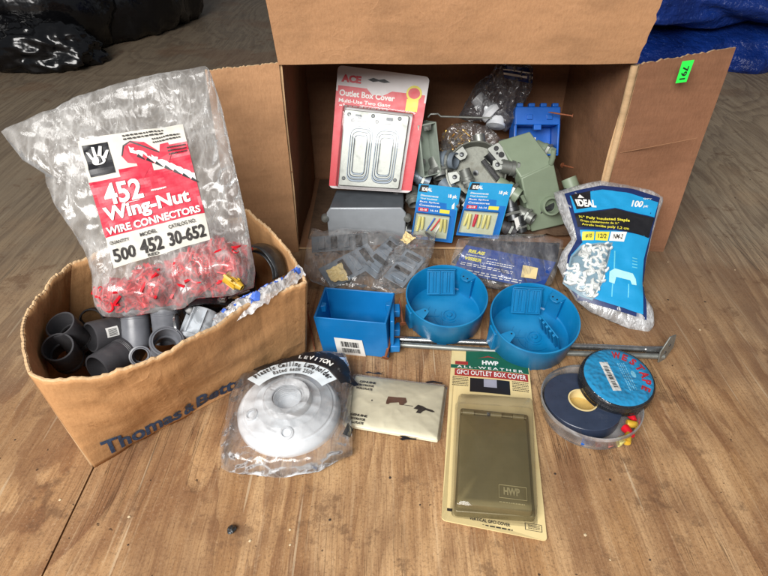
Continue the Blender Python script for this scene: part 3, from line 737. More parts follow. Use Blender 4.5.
# ================================================================ ROUND BLUE BOXES
def round_box(label, cx, cy, tilt, r, front, clampside, rz=0, zc=.05):
    M = T(cx, cy, zc) @ R('X', tilt) @ R('Z', rz)
    t = thing('round_box', label, 'electrical box', M, 'round blue ceiling boxes')
    D = .041; wt = .0022
    mb = MB()
    mb.lathe([(r*.93, -D), (r*.945, -D+.001), (r-.0014, -.0065), (r-.0002, -.0055), (r, -.0008), (r-.0006, 0), (r-wt+.0006, 0), (r-wt, -.0008), (r*.93-wt, -D+.004), (r*.90-wt, -D+.0025), (.0001, -D+.0025), (.0001, -D), (r*.9, -D)], 96)
    mb.build('shell', M_BLUE, t, smooth=True)
    rr = r-wt
    # rib panel (cable clamps) on the back inner wall
    mb = MB()
    def fr(x, y, z, wd, hh, tk=.0014, b=.0017, M_=None):
        mb.box(x, y, z, x+wd, y+tk, z+b, M_); mb.box(x, y, z+hh-b, x+wd, y+tk, z+hh, M_)
        mb.box(x, y, z+b, x+b, y+tk, z+hh-b, M_); mb.box(x+wd-b, y, z+b, x+wd, y+tk, z+hh-b, M_)
    Mp = T(-.004, rr*.93, -.008) @ R('X', -118)
    Mp = T(-.004, rr*.86, -.006) @ R('X', -34)
    mb.box(-.019, 0, -.031, .019, .0015, .005, Mp)
    for xx in (-.018, .0005):
        fr(xx, -.0022, -.030, .0165, .033, .0022, .0016, Mp)
        mb.box(xx+.006, -.0018, -.027, xx+.0075, 0, .001, Mp); mb.box(xx+.0095, -.0018, -.027, xx+.011, 0, .001, Mp)
    mb.box(-.019, -.004, .004, .019, .0015, .0055, Mp)
    mb.build('cable_clamp', M_BLUE, t, bevel=.0003)
    if clampside:
        mb = MB(); Mq = T(.021, -.006, -.030) @ R('Z', -62) @ R('X', 20)
        for k_ in range(5): mb.box(-.017+.0072*k_, 0, -.012, -.0135+.0072*k_, .003, .022, Mq)
        mb.box(-.018, .003, -.013, .020, .0045, .023, Mq); mb.build('cable_clamp', M_BLUE, t, bevel=.0003)
    # screw bosses: a flat ear with two holes over a column down the wall
    for a, wdt, col in ((48, .0105, True), (222, .008, False)):
        Me = R('Z', a) @ T(rr-.0095, 0, 0)
        mb = MB(); mb.prism([(-.005, -wdt*.55), (-.0065, 0), (-.005, wdt*.55), (.0095, wdt), (.0095, -wdt)], -.0035, -.0012, Me)
        if col: mb.box(.001, -wdt*.9, -D+.002, .0088, wdt*.9, -.0034, R('Z', a) @ T(rr-.0098, 0, 0))
        else: mb.lathe([(.0036, -.012), (.0036, -.0012)], 16, Me)
        e = mb.build('screw_ear', M_BLUE, t, bevel=.0004)
        mb = MB()
        for dx, dy in (((-.001, -.003), (-.001, .0035)) if col else ((-.002, 0),)):
            mb.lathe([(.0001, -.0009), (.0011, -.0009), (.0011, -.0013)], 14, Me @ T(dx, dy, 0))
        mb.build('screw_hole', M_DARK, t)
    # centre knockout and floor ribs
    mb = MB()
    mb.lathe([(.0085, -D+.0024), (.0085, -D+.0040), (.0075, -D+.0040), (.0075, -D+.0024)], 32, T(.006, -.004, 0))
    mb.lathe([(.0032, -D+.0024), (.0032, -D+.0050), (.0001, -D+.0052)], 20, T(.006, -.004, 0))
    for k_ in range(3): mb.lathe([(.011+k_*.009, -D+.0024), (.011+k_*.009, -D+.0034), (.012+k_*.009, -D+.0034), (.012+k_*.009, -D+.0024)], 40, T(.006, -.004, 0), a0=2.6, a1=5.4)
    mb.box(-.03, -.006, -D+.0024, -.008, -.0045, -D+.004); mb.box(-.006, -.032, -D+.0024, -.0045, -.012, -D+.004)
    mb.build('knockout', M_BLUE, t, smooth=True)
    # feet: bracket studs round the base with gaps
    mb = MB()
    for a in (205, 236, 262, 292, 320, 30, 150):
        mb.box(r*.80, -.006, -D-.0035, r*.925, .006, -D+.0005, R('Z', a))
    mb.build('mounting_foot', M_BLUE, t, bevel=.0006)
    # outer side column
    mb = MB(); mb.box(r*.90, -.008, -D+.001, r*.965+.003, .008, -.007, R('Z', 200)); mb.box(r*.90, -.006, -D+.001, r*.965+.0025, .006, -.007, R('Z', 48)); mb.build('screw_column', M_BLUE, t, bevel=.001)
    return t
round_box('round blue plastic ceiling box in the middle of the floor, left of its twin', .081, .590, 12, .0530, 0, False, 0, .0545)
round_box('round blue plastic ceiling box with a ribbed clamp inside, right of its twin', .186, .5475, 13, .0550, 0, True, -4, .0530)

# ---------------------------------------------------------------- rectangular blue box
t = thing('switch_box', 'rectangular open blue plastic switch box with a white barcode label in front', 'electrical box', T(-.035, .55, 0), None)
FLt, FRt = Vector((-.085, .534, .063)), Vector((.0024, .522, .063)); BLt, BRt = Vector((-.0765, .594, .0635)), Vector((.0139, .5815, .0635))
FLb, FRb = Vector((-.078, .541, .001)), Vector((.006, .528, .001)); BLb, BRb = Vector((-.071, .590, .001)), Vector((.014, .578, .001))
mb = MB(); wl_ = .0022
def insetq(q, d):
    c = sum(q, Vector((0, 0, 0)))/4
    return [p+(c-p).normalized()*d*1.35 for p in q]
o1 = [FLt, FRt, BRt, BLt]; b1 = [FLb, FRb, BRb, BLb]; o2 = insetq(o1, wl_); b2 = [p+Vector((0, 0, .0025)) for p in insetq(b1, wl_)]
vs = o1+b1+o2+b2; fs = []
for i in range(4):
    j = (i+1) % 4; fs += [(4+i, 4+j, j, i), (i, j, 8+j, 8+i), (8+i, 8+j, 12+j, 12+i)]
fs += [(7, 6, 5, 4), (12, 13, 14, 15)]
mb.add(vs, fs)
SBM = T(-.035, .55, 0)
mb.build('shell', M_BLUE2, t, world=SBM, bevel=.0009)
mb = MB()
for (c, s_) in ((FLt*.5+BLt*.5, 1), (BRt*.72+FRt*.28, -1)):
    d = Vector((s_*.006, -s_*.0008, 0))
    mb.prism([(c.x+wl_*s_*.6, c.y-.005), (c.x+s_*.008, c.y-.004), (c.x+s_*.009, c.y+.002), (c.x+wl_*s_*.6, c.y+.005)], .050, .0595)
mb.build('screw_ear', M_BLUE2, t, world=SBM, bevel=.0005)
fm = frame(FLb, FRb, FLt)
fs_ = Surf([hit(fm, *p) for p in ((338, 353.5), (366, 356), (362, 340), (334, 337))])
mb = MB(); fs_.rect(mb, 0, 0, 1, 1, .0007); mb.build('barcode_label', M_WHITE, t, world=None).matrix_basis = SBM.inverted() @ fm
mb = MB(); fs_.bars(mb, .2, .50, .84, .82, .001, 20, seed=3); fs_.bars(mb, .2, .16, .84, .42, .001, 22, seed=4); mb.build('barcode', M_BLACK, t).matrix_basis = SBM.inverted() @ fm
# side bracket with two captive nails
mb = MB()
for zz, yy in ((.048, .565), (.030, .550), (.014, .538)):
    mb.box(.008, yy-.008, zz-.005, .020, yy+.008, zz+.005); 
mb.box(.0075, .532, .006, .0125, .575, .058)
mb.build('nail_bracket', M_BLUE2, t, world=SBM, bevel=.0012)
def nail(a, b, label, r=.0016, head=.0042, mat=M_RUST):
    a = Vector(a); b = Vector(b); d = (b-a).normalized()
    mb = MB(); mb.tube([a, a+d*.0012, a+d*.00125, b-d*.006, b], [head, head, r, r, .0002], 12)
    o = mb.build('nail', mat, None, smooth=False, bevel=0); c = (a+b)/2
    for v in o.data.vertices: v.co -= c
    o.location = c; tag(o, label, 'nail'); return o
nail((.0015, .516, .012), (.019, .573, .044), 'rusty nail running through the bracket of the rectangular blue box', .0018, .0045)
nail((.0235, .548, .040), (.0195, .585, .053), 'short brown nail above the rusty one beside the rectangular blue box', .0015, .004)
nail(G(306, 303, .030), G(315, 352, .002), 'thin tan nail leaning against the left side of the rectangular blue box', .0012, .0035)

# ---------------------------------------------------------------- steel bar hanger on the floor
t = thing('bar_hanger', 'long bright steel bar hanger with end plate lying under the round boxes', 'bar', T(.18, .56, 0))
HM = T(.18, .56, 0)
a = G(395, 339, .005); b = G(662, 350, .005); a2 = G(396, 343, .004); 
mb = MB(); mb.tube([a, a*.5+b*.5, b], .0042, 12); mb.build('outer_rod', M_STEEL, t, world=HM, smooth=True)
c0_ = G(584, 357, .004); c1_ = G(664, 356.5, .005)
mb = MB(); mb.tube([G(398, 344.5, .004), c0_*.5+G(398, 344.5, .004)*.5, c1_], .0036, 12); mb.build('inner_rod', M_GALV, t, world=HM, smooth=True)
e = MB(); p = G(661, 353, .005)
e.tube([b+Vector((-.022, 0, 0)), b+Vector((.001, 0, 0))], .0052, 14)
e.build('sleeve', M_STEEL, t, world=HM, smooth=True)
e = MB(); Mx = frame(G(659, 360, .002), G(676, 350, .002), G(659, 360, .002)+Vector((.004, .006, .02)))
e.prism([(-.003, -.002), (.010, -.003), (.024, .010), (.025, .028), (.013, .030), (-.002, .014)], 0, .0016, Mx)
pl = e.build('end_plate', M_GALV, t, world=HM, bevel=.0003)
e = MB()
for x, y in ((.008, .009), (.0145, .017)): e.lathe([(.0001, .0022), (.0014, .0022), (.002, .0014)], 12, Mx @ T(x, y, 0))
e.build('rivet', M_DSTEEL, pl, world=None).matrix_basis = HM.inverted()

# ---------------------------------------------------------------- weatherproof cover on its card
a, b, c = G(441.5, 521, .002), G(547, 541, .002), G(452, 347, .003)
WM = frame(a, b, c)
cq = [hit(WM, *p) for p in ((441, 523), (547, 542), (527, 353), (452, 346))]
t = thing('cover_card', 'long cream blister card with a taupe metal outlet box cover, nearest the viewer', 'blister card', WM)
out = rounded(cq, .004)
mb = MB(); n = len(out)
cen = sum(out, Vector((0, 0)))/n
def cz(x, y):
    d = (Vector((x, y))-Vector(cq[0])).length
    return .0018*math.sin(x*25)+.001*noise.noise(Vector((x*20, y*20, 0)))+(.006*max(0, 1-d/.022)**1.5)
rings = 10; vs = [(cen.x, cen.y, cz(*cen))]
mb2 = MB()
for k_ in range(rings):
    for p in out:
        q = cen+(p-cen)*((k_+1)/rings); vs.append((q.x, q.y, cz(q.x, q.y)))
fs = [(0, 1+i, 1+(i+1) % n) for i in range(n)]+[(1+k_*n+i, 1+k_*n+(i+1) % n, 1+(k_+1)*n+(i+1) % n, 1+(k_+1)*n+i) for k_ in range(rings-1) for i in range(n)]
mb2.add(vs, fs); mb2.build('card', M_CREAM, t, solid=.0011)
S = Surf(cq, lambda x, y: cz(x, y)+.0007)
mb = MB(); S.rect(mb, .19, .865, .99, .985, .0002, 8, 4); S.rect(mb, .0, .840, .99, .866, .00035, 10, 2); mb.build('green_panel', M_GREENP, t)
mb = MB(); S.rect(mb, .055, .790, .975, .838, .0002, 10, 2); S.rect(mb, .055, .868, .22, .892, .0004, 3, 1); mb.build('red_band', M_DKRED, t)
mb = MB(); S.text(mb, 'GFCI OUTLET BOX COVER', .08, .797, .95, .829, .0009, .018, sp=1.08); S.text(mb, 'HWP', .40, .875, .61, .905, .0007, .045)
S.text(mb, 'ALL-WEATHER', .08, .845, .92, .861, .0007, .02, sp=1.45); mb.build('white_lettering', M_WHITE, t)
mb = MB(); S.poly(mb, [(.34, .918), (.48, .938), (.64, .918), (.58, .924), (.48, .930), (.40, .924)], .0007); mb.build('roof_logo', M_DKRED, t)
mb = MB(); S.rect(mb, .25, .69, .74, .78, .0003, 4, 4); mb.build('picture_panel', M_BLACK, t)
mb = MB(); S.rect(mb, .42, .725, .58, .777, .0007); mb.build('picture_cover', simple('picture_grey', lin(150, 150, 165), .5), t)
mb = MB(); S.smalltext(mb, .03, .72, .23, .785, .0005, 6, 2); S.smalltext(mb, .77, .72, .97, .785, .0005, 6, 3)
S.text(mb, 'VERTICAL GFCI COVER', .27, .028, .66, .041, .0005, .02); S.smalltext(mb, .25, .010, .68, .022, .0005, 1, 4); S.rect(mb, .80, .028, .96, .0295, .0005); S.rect(mb, .80, .055, .96, .0565, .0005); S.rect(mb, .80, .0295, .806, .055, .0005); S.rect(mb, .954, .0295, .96, .055, .0005)
S.smalltext(mb, .83, .034, .94, .052, .0005, 3, 5); S.rect(mb, .05, .048, .10, .062, .0005)
mb.build('lettering', M_DKTXT, t)
# cover body
def U(u, v, h=0): q_ = S.xy(u, v); return Vector((q_.x, q_.y, h))
e0 = hit(WM, 454, 516, .004); e1 = hit(WM, 534, 522, .004); e2 = hit(WM, 529, 411, .018); e3 = hit(WM, 461, 404, .018)
mb = MB(); base = rounded([e0, e1, e2, e3], .003); mb.prism(base, .003, .012); mb.build('cover_base', M_TAUPE, t, bevel=.001)
l0 = hit(WM, 457, 503, .019); l1 = hit(WM, 533, 513, .019); l2 = hit(WM, 527, 417, .022); l3 = hit(WM, 461, 411, .022)
mb = MB(); vs = []; li = rounded([l0, l1, l2, l3], .0035); lc2 = sum(li, Vector((0, 0)))/len(li); m = len(li)
prof = [(1.0, .011), (1.0, .0165), (.985, .0185), (.95, .0192), (.5, .0200)]
vs = [(lc2.x, lc2.y, .0202)]
for s_, z in prof:
    for p in li: q_ = lc2+(p-lc2)*s_; vs.append((q_.x, q_.y, z))
fs = [(1+k_*m+i, 1+k_*m+(i+1) % m, 1+(k_+1)*m+(i+1) % m, 1+(k_+1)*m+i) for k_ in range(4) for i in range(m)]+[(0, 1+4*m+(i+1) % m, 1+4*m+i) for i in range(m)]
mb.add(vs, fs); lid = mb.build('cover_lid', M_TAUPE, t, smooth=True)
LS = Surf([l0, l1, l2, l3], lambda x, y: .0196)
mb = MB()
def line(u0, v0, u1, v1, wd=.012): 
    a_ = LS.p(u0, v0, .0007); b_ = LS.p(u1, v1, .0007); mb.tube([a_, b_], .0004, 6)
for a_ in ((.56, .10, .93, .10), (.93, .10, .93, .225), (.56, .225, .93, .225), (.56, .10, .56, .225)): line(*a_)
LS.text(mb, 'HWP', .62, .13, .84, .205, .0008, .05); LS.smalltext(mb, .56, .045, .9, .075, .0006, 1, 6)
mb.build('raised_logo', simple('worn_taupe', lin(182, 168, 122), .35, .2), lid)
mb = MB()
for u in (.10, .52, .86):
    a_ = LS.xy(u-.07, 1.02); b_ = LS.xy(u+.10, 1.02); mb.tube([(a_.x, a_.y, .0178), (b_.x, b_.y, .0178)], .0036, 12)
a_ = LS.xy(.0, 1.03); b_ = LS.xy(1, 1.03); mb.tube([(a_.x, a_.y, .0160), (b_.x, b_.y, .0160)], .0018, 10)
mb.build('hinge', M_TAUPE, t, smooth=True)
mb = MB()
a_ = LS.xy(.40, 1.02); b_ = LS.xy(.52, 1.02); mb.tube([Vector((a_.x, a_.y, .017)).lerp(Vector((b_.x, b_.y, .017)), i/60)+Vector((0, .0024*math.sin(i*.9), .0024*math.cos(i*.9))) for i in range(61)], .0004, 6)
mb.build('spring', M_STEEL, t)
# clear blister shell
bo = rounded([hit(WM, 451, 517.5, .003), hit(WM, 536.5, 525, .003), hit(WM, 533, 400, .016), hit(WM, 457, 395, .016)], .006)
m = len(bo); bc = sum(bo, Vector((0, 0)))/m; vs = [(bc.x, bc.y, .0245)]
for s_, z in ((1.03, .0022), (1.0, .0024), (.985, .012), (.965, .0215), (.93, .0238), (.5, .0245)):
    for p in bo: q_ = bc+(p-bc)*s_; vs.append((q_.x, q_.y, z))
fs = [(1+k_*m+i, 1+k_*m+(i+1) % m, 1+(k_+1)*m+(i+1) % m, 1+(k_+1)*m+i) for k_ in range(5) for i in range(m)]+[(0, 1+5*m+(i+1) % m, 1+5*m+i) for i in range(m)]
mb = MB(); mb.add(vs, fs); mb.build('clear_blister', F_BLIST, t, smooth=True)

# ---------------------------------------------------------------- ivory wall plate in wrap
a, b, c = G(343, 423, .006), G(438.5, 440, .006), G(354.5, 374.5, .006)
IM = frame(a, b, c)
iq = [hit(IM, *p) for p in ((344, 424), (438, 440), (445.5, 386), (355, 375))]
t = thing('wall_plate', 'ivory blank plate with small dark printing, wrapped in clear film on the floor', 'wall plate', IM)
mb = MB(); ol = rounded(iq, .002); icn = sum(ol, Vector((0, 0)))/len(ol); m = len(ol)
vs = [(icn.x, icn.y, .0015)]
for s_, z in ((.93, .0012), (.975, .0005), (.995, -.0012), (1.0, -.0045)):
    for p in ol: q_ = icn+(p-icn)*s_; vs.append((q_.x, q_.y, z))
fs = [(1+k_*m+i, 1+k_*m+(i+1) % m, 1+(k_+1)*m+(i+1) % m, 1+(k_+1)*m+i) for k_ in range(3) for i in range(m)]+[(0, 1+(i+1) % m, 1+i) for i in range(m)]
mb.add(vs, fs); mb.build('plate', M_IVORY, t, smooth=True)
S = Surf(iq, lambda x, y: .0016)
mb = MB()
for u0, v0 in ((.05, .80), (.03, .13)):
    for k_, s_ in enumerate(('GENUINE', 'DECORATOR', 'WALLPLATE')): S.text(mb, s_, u0+.02-.012*k_, v0-.07*k_+.03, u0+.20-.012*k_, v0-.07*k_+.075, .0006, .045)
S.poly(mb, [(.70, .46), (.74, .54), (.79, .53), (.83, .50), (.90, .48), (.93, .45), (.90, .44), (.83, .46), (.80, .43), (.78, .385), (.73, .39), (.75, .45)], .0006)
S.rect(mb, .56, .495, .69, .505, .0006); S.ell(mb, .245, .50, .008, .016, .0006, 8)
mb.build('lettering', M_DKTXT, t)
mb = MB(); S.poly(mb, [(.40, .53), (.41, .62), (.60, .64), (.62, .56), (.58, .49), (.545, .49), (.535, .535), (.44, .50), (.425, .47), (.40, .47)], .0006); mb.build('picture', simple('brown_ink', lin(110, 76, 60), .6, var=.3), t)
po = Pouch([(p-icn)*1.045+icn for p in rounded(iq, .004)]+[], .0030, .004, wr=.0003, ws=40, seed=8, k=5)
po.build('clear_wrap', F_WRAP, t)
mb = MB()
so = Surf(iq, lambda x, y: .004)
so.poly(mb, [(.78, .99), (.86, 1.03), (.97, 1.01), (.96, .985), (.88, .995), (.80, .96)], 0)
so.poly(mb, [(.60, -.045), (.66, -.035), (.72, -.055), (.78, -.045), (.78, -.07), (.68, -.09), (.64, -.12), (.60, -.10), (.635, -.075)], -.003)
so.poly(mb, [(.10, 1.04), (.14, 1.09), (.20, 1.07), (.26, 1.10), (.30, 1.06), (.22, 1.05), (.16, 1.06)], -.002)
mb.build('wrap_print', M_BLACK, t)

# ---------------------------------------------------------------- lampholder in its bag
LM = frame(G(289, 440, .004), G(330, 441, .004), G(289, 380, .004))
t = thing('lampholder', 'round white ceiling lampholder lying face up inside a printed clear bag', 'lampholder', T(*G(290, 415, 0)) @ R('Z', 5) @ R('X', 3))
mb = MB(); mb.lathe([(.057, .000), (.0578, .002), (.0572, .010), (.054, .0150), (.0525, .0165), (.0500, .0168), (.0490, .0190), (.038, .0225), (.0365, .0240), (.0335, .0242), (.0275, .0262), (.0258, .033), (.0245, .0345), (.0185, .0345), (.0165, .033), (.0158, .012), (.0001, .010)], 72, M=T(0, 0, 0))
mb.build('base', M_PORC, t, smooth=True)
mb = MB(); mb.lathe([(.0157, .030)]+[(.0150+.0007*(k_ % 2), .030-.0016*k_) for k_ in range(11)]+[(.014, .0125), (.0001, .0135)], 48)
mb.build('socket', M_PORC, t, smooth=True)
mb = MB()
for a_ in (90, 270, 200): 
    mb.lathe([(.0072, 0), (.0072, .0035), (.0052, .0042), (.0045, .003), (.0045, -.003), (.0001, -.003)], 24, M=R('Z', a_) @ T(.0405, 0, .0205) @ R('Y', 18))
mb.build('screw_boss', M_PORC, t, smooth=True)
LBM = frame(G(284, 470, .003), G(330, 472, .003), G(284, 380, .014))
H2 = lambda px, py, h=.014: hit(LBM, px, py, h)
lo = [H2(*p) for p in ((219, 462), (240, 468), (262, 470), (290, 470), (318, 466), (334, 456), (352, 448), (352, 430), (350, 405), (352, 380), (350, 362), (346, 350), (322, 348), (300, 351), (276, 358), (250, 366), (238, 372), (228, 392), (222, 420), (217, 440))]
cc_ = H2(289, 412)
tb = thing('lampholder_bag', 'crinkled clear bag with a black printed header, around the white lampholder', 'bag', LBM)
LP = Pouch(lo, .026, .002, flat=lambda x, y: .22+.78*min(1, max(0, ((Vector((x, y))-cc_).length-.058)/.012)), wr=.0036, ws=30, seed=21, c=cc_, k=4)
LP.build('plastic_film', F_LAMP, tb, rings=44)
SQ = Surf([H2(228, 392), H2(350, 398), H2(350, 347), H2(244, 366)], lambda x, y: LP.z(x, y)+.0007)
# black header follows an arc
def arcband(mb, r0, r1, a0, a1, n=30, h=0, cx=.5, cy=-.4):
    c_ = Vector(cc_); 
    vs = []
    for i in range(n+1):
        an = math.radians(a0+(a1-a0)*i/n)
        for j in range(5):
            rr_ = r0+(r1-r0)*j/4
            if callable(r1): pass
            x = c_.x+rr_*math.cos(an); y = c_.y+rr_*math.sin(an)
            rd = LP.rad(x, y)
            if rd > .985:
                dd = Vector((x, y))-c_; dd *= .985/rd; x, y = c_.x+dd.x, c_.y+dd.y
            vs.append((x, y, LP.z(x, y)+.0006+h))
    mb.add(vs, [(i*5+j, i*5+j+1, (i+1)*5+j+1, (i+1)*5+j) for i in range(n) for j in range(4)])
def arctext(mb, st, r0, hgt, a_mid, adv, h=0, zf=None, c_=None, bold=.02, flip=False, lim=None, wsc=1.0):
    """letters one by one along an arc; clockwise from the left"""
    c_ = c_ or Vector(cc_); zf = zf or (lambda x, y: LP.z(x, y)+.0010)
    tot = adv*(len(st)-1)
    for i, ch in enumerate(st):
        if ch == ' ': continue
        vs, fs, ar = textmesh(ch, bold); an = math.radians(a_mid+tot/2-adv*i)
        low = ch in 'acegmnopqrsuvwxyz'
        hh = hgt*(.74 if low else 1); dy = -hgt*.2 if ch in 'gpqy' else 0
        wd = min(hh*ar, hgt*1.1)*wsc; ex = Vector((math.sin(an), -math.cos(an))); ey = Vector((math.cos(an), math.sin(an)))
        P = []
        for x, y in vs:
            q_ = c_+ey*(r0+dy+hh*y)+ex*(wd*(x-.5)); P.append((q_.x, q_.y, zf(q_.x, q_.y)+h))
        mb.add(P, fs)
mb = MB(); arcband(mb, .064, .088, 34, 132, 50); o = mb.build('black_header', M_BLACK, tb); o.data.shade_smooth()
mb = MB(); arcband(mb, .0435, .0630, 40, 146, 44, -.0004); o = mb.build('pale_text_panel', simple('pale_film', lin(214, 224, 230), .35), tb); o.data.shade_smooth()
mb = MB(); arctext(mb, 'Plastic Ceiling Lampholder', .0535, .0078, 92, 3.75, .0008, bold=.03, wsc=.6); arctext(mb, 'Rated 660W 250V', .0452, .0058, 92, 3.7, .0008, bold=.02, wsc=.6); mb.build('lettering', M_BLACK, tb)
mb = MB(); arctext(mb, 'LEVITON', .0665, .0066, 72, 5.2, .0016, bold=.03); mb.build('white_lettering', M_WHITE, tb)
mb = MB(); q_ = [H2(*p) for p in ((343, 437), (350, 437), (353, 424), (348, 424))]; mb.add([(p.x, p.y, LP.z(p.x, p.y)+.0008) for p in q_], [(0, 1, 2, 3)]); mb.build('black_mark', M_BLACK, tb)

# ---------------------------------------------------------------- tub with tape and the roll on top
tc = G(589, 408, .010)
TM = T(tc.x, tc.y, 0)
t = thing('round_tub', 'shallow clear round plastic tub on the floor under the blue labelled tape', 'tub', TM)
r = .054
mb = MB(); mb.lathe([(.0001, .001), (r*.93, .001), (r*.955, .003), (r*.985, .018), (r*1.02, .020), (r*1.02, .0235), (r*.995, .0240), (r*.965, .0205), (r*.935, .004), (r*.9, .0022), (.0001, .0022)], 72)
mb.build('tub_wall', F_TUB, t, smooth=True)
rt = thing('tape_roll', 'dark blue vinyl tape roll with a tan core lying inside the clear tub', 'tape', TM @ T(-.008, .004, .003) @ R('Y', 2))
mb = MB(); mb.lathe([(.0165, 0), (.0165, .0155), (.042, .0155), (.0425, .015), (.0425, .0005), (.042, 0)], 72, close=True); mb.build('winding', M_NAVYTAPE, rt, smooth=True)
mb = MB(); mb.lathe([(.0163, 0), (.0163, .0160), (.0148, .0160), (.0148, 0)], 48, close=True); mb.build('core', M_CREAM, rt, smooth=True)
mb = MB(); mb.lathe([(.0001, .004), (.0146, .004)], 32); mb.build('core_floor', simple('tan_card', lin(200, 170, 100), .6), rt)
wcm = MB(); wcm.lathe([(.0001, .009), (.003, .009), (.0045, .004), (.0062, -.006), (.0060, -.008), (.0001, -.006)], 14)
for k_, (dx, dy, m_, rz, lab) in enumerate(((.034, -.032, M_CONN, 20, 'red wire nut at the front right inside the clear tub'), (.042, -.022, M_GOLD, 80, 'yellow wire nut beside the red one inside the clear tub'), (.030, -.040, M_GOLD, 150, 'yellow wire nut nearest the rim inside the clear tub'), (.012, -.0465, M_PINKGREY, 95, 'pinkish wire nut against the front wall of the clear tub'), (.0, -.0468, M_CONN, 85, 'red wire nut against the front wall of the clear tub'), (.0445, -.010, M_CONN, 10, 'red wire nut at the right wall of the clear tub'), (-.014, -.0455, M_BLUE3, 70, 'blue wire nut against the front wall of the clear tub'), (.022, -.0435, M_CRIMP, 120, 'pale yellow wire nut at the front of the clear tub'))):
    o = MB(); o.v = list(wcm.v); o.f = list(wcm.f); o.mi = list(wcm.mi)
    o = o.build('wire_nut', m_, None, M=TM @ T(dx, dy, .0085) @ R('Z', rz) @ R('X', 85) @ Matrix.Scale(.8, 4), smooth=True); tag(o, lab, 'wire nut')
a_ = hit(T(0, 0, .036), 617, 378)
VM = T(a_.x+.001, a_.y, .036) @ R('Z', -18) @ R('X', 9) @ R('Y', 4) @ T(0, 0, -.016)
t = thing('tape_package', 'wrapped black tape roll with a bright blue round label and red lettering', 'tape', VM)
r = .0405
mb = MB(); mb.lathe([(.0001, 0), (r*.96, 0), (r, .001), (r*.985, .004), (r*1.004, .009), (r*.99, .013), (r, .0165), (r*.975, .0178), (.0001, .018)], 72); mb.build('winding', M_TAPE, t, smooth=True)
mb = MB(); mb.lathe([(.0001, .0182), (r*.94, .0182)], 64)
o = mb.build('round_label', M_CYAN, t)
LSZ = lambda x, y: .0185
mb = MB(); arctext(mb, 'WESTAPE', r*.63, .0098, 42, 18.5, 0, zf=LSZ, c_=Vector((0, 0)), bold=.05, wsc=.95); mb.build('red_lettering', M_RED, t)
mb = MB(); mb.add([(x, y, .0184) for x, y in ((-.022, .014), (-.013, .017), (.004, -.018), (-.005, -.021))], [(0, 1, 2, 3)]); mb.build('white_sticker', M_WHITE, t)
S = Surf([(-.0215, .013), (-.0045, -.020), (.003, -.0175), (-.0135, .0155)], lambda x, y: .0186)
mb = MB(); S.bars(mb, .12, .25, .9, .82, 0, 16, seed=9); mb.build('barcode', M_BLACK, t)
S = Surf([(-.005, .020), (.012, -.018), (.023, -.012), (.006, .024)], lambda x, y: .0186)
mb = MB(); S.smalltext(mb, .05, .1, .95, .9, 0, 4, 7); S.ell(mb, .45, 1.2, .12, .22, 0, 12); mb.build('pale_lettering', simple('pale_blue_print', lin(130, 205, 235), .4), t)
to = [Vector((r*1.035*math.cos(i*PI/30), r*1.035*math.sin(i*PI/30))) for i in range(60)]
tp_ = Pouch(to, .0100, .0085, wr=.0006, ws=90, seed=5, k=14, bend=lambda x, y: .0095); tp_.build('shrink_wrap', film('shrink_film', milk=.012, bs=50, bd=.0005, rough=.1, gloss=.7), t)
# ================================================================ STAPLE BAG leaning on the right flap
a = G(600, 322, .004); top_ = PY(612, 186, .765)
b = a+Vector((1, -.06, .0))
NM = frame(a, b, top_)
Hn = lambda px, py, h=0: hit(NM, px, py, h)
oo = [Hn(*p) for p in ((566, 285), (575, 300), (590, 312), (610, 321), (632, 330), (648, 334), (654, 325), (653, 312), (645, 300), (643, 285), (646, 262), (651, 240), (657, 218), (664, 198), (650, 190), (628, 185), (600, 181), (575, 186), (553, 193), (558, 208), (564, 224), (571, 240), (562, 252), (557, 266))]
t = thing('staple_bag', 'glossy blue and black printed bag of white insulated staples leaning on the box flap', 'bag', NM)
NP = Pouch(oo, .012, .004, wr=.0018, ws=22, seed=33, c=Hn(606, 258), k=3.2)
NP.build('plastic_film', F_PRINTBAG, t, rings=40)
zi = lambda x, y: NP.z(x, y)+.0012
# backing insert
ins = [Hn(*p) for p in ((576, 303), (645, 320), (641, 268), (656, 201), (600, 190), (561, 198), (575, 243), (566, 258), (563, 280))]
ci = Hn(606, 258)
def patch(px, h, mat, name, n=14, ctr=None):
    P = [Hn(*p) for p in px] if not isinstance(px[0], Vector) else px
    # densify the outline, then fan in rings
    O = []
    for i in range(len(P)):
        a_, b_ = P[i], P[(i+1) % len(P)]
        for j in range(6): O.append(a_.lerp(b_, j/6))
    c_ = ctr or sum(O, Vector((0, 0)))/len(O); m = len(O); vs = [(c_.x, c_.y, zi(c_.x, c_.y)+h)]
    for k_ in range(1, n+1):
        for p in O: q_ = c_.lerp(p, k_/n); vs.append((q_.x, q_.y, zi(q_.x, q_.y)+h))
    fs = [(0, 1+i, 1+(i+1) % m) for i in range(m)]+[(1+k_*m+i, 1+k_*m+(i+1) % m, 1+(k_+1)*m+(i+1) % m, 1+(k_+1)*m+i) for k_ in range(n-1) for i in range(m)]
    mb = MB(); mb.add(vs, fs); o = mb.build(name, mat, t); o.data.shade_smooth(); return o
patch([(577, 301), (644, 322), (643, 290), (644, 262), (656, 206), (658, 200), (630, 191), (600, 188), (563, 196), (575, 242), (566, 258), (563, 280)], -.0006, M_NAVY, 'dark_backing', ctr=Hn(606, 256))
patch([(579, 297), (640, 317), (640, 290), (641, 262), (647, 240), (612, 235), (577, 234), (580, 246), (569, 258), (566, 280)], 0, M_CYAN, 'blue_panel', ctr=Hn(606, 262))
patch([(572, 218), (575, 231), (612, 233), (646, 241), (651, 222), (612, 213)], .0003, M_BLACK, 'black_panel')
patch([(572, 217), (612, 212), (651, 221), (655, 206), (628, 197), (600, 193), (568, 199)], 0, M_CYAN, 'blue_header')
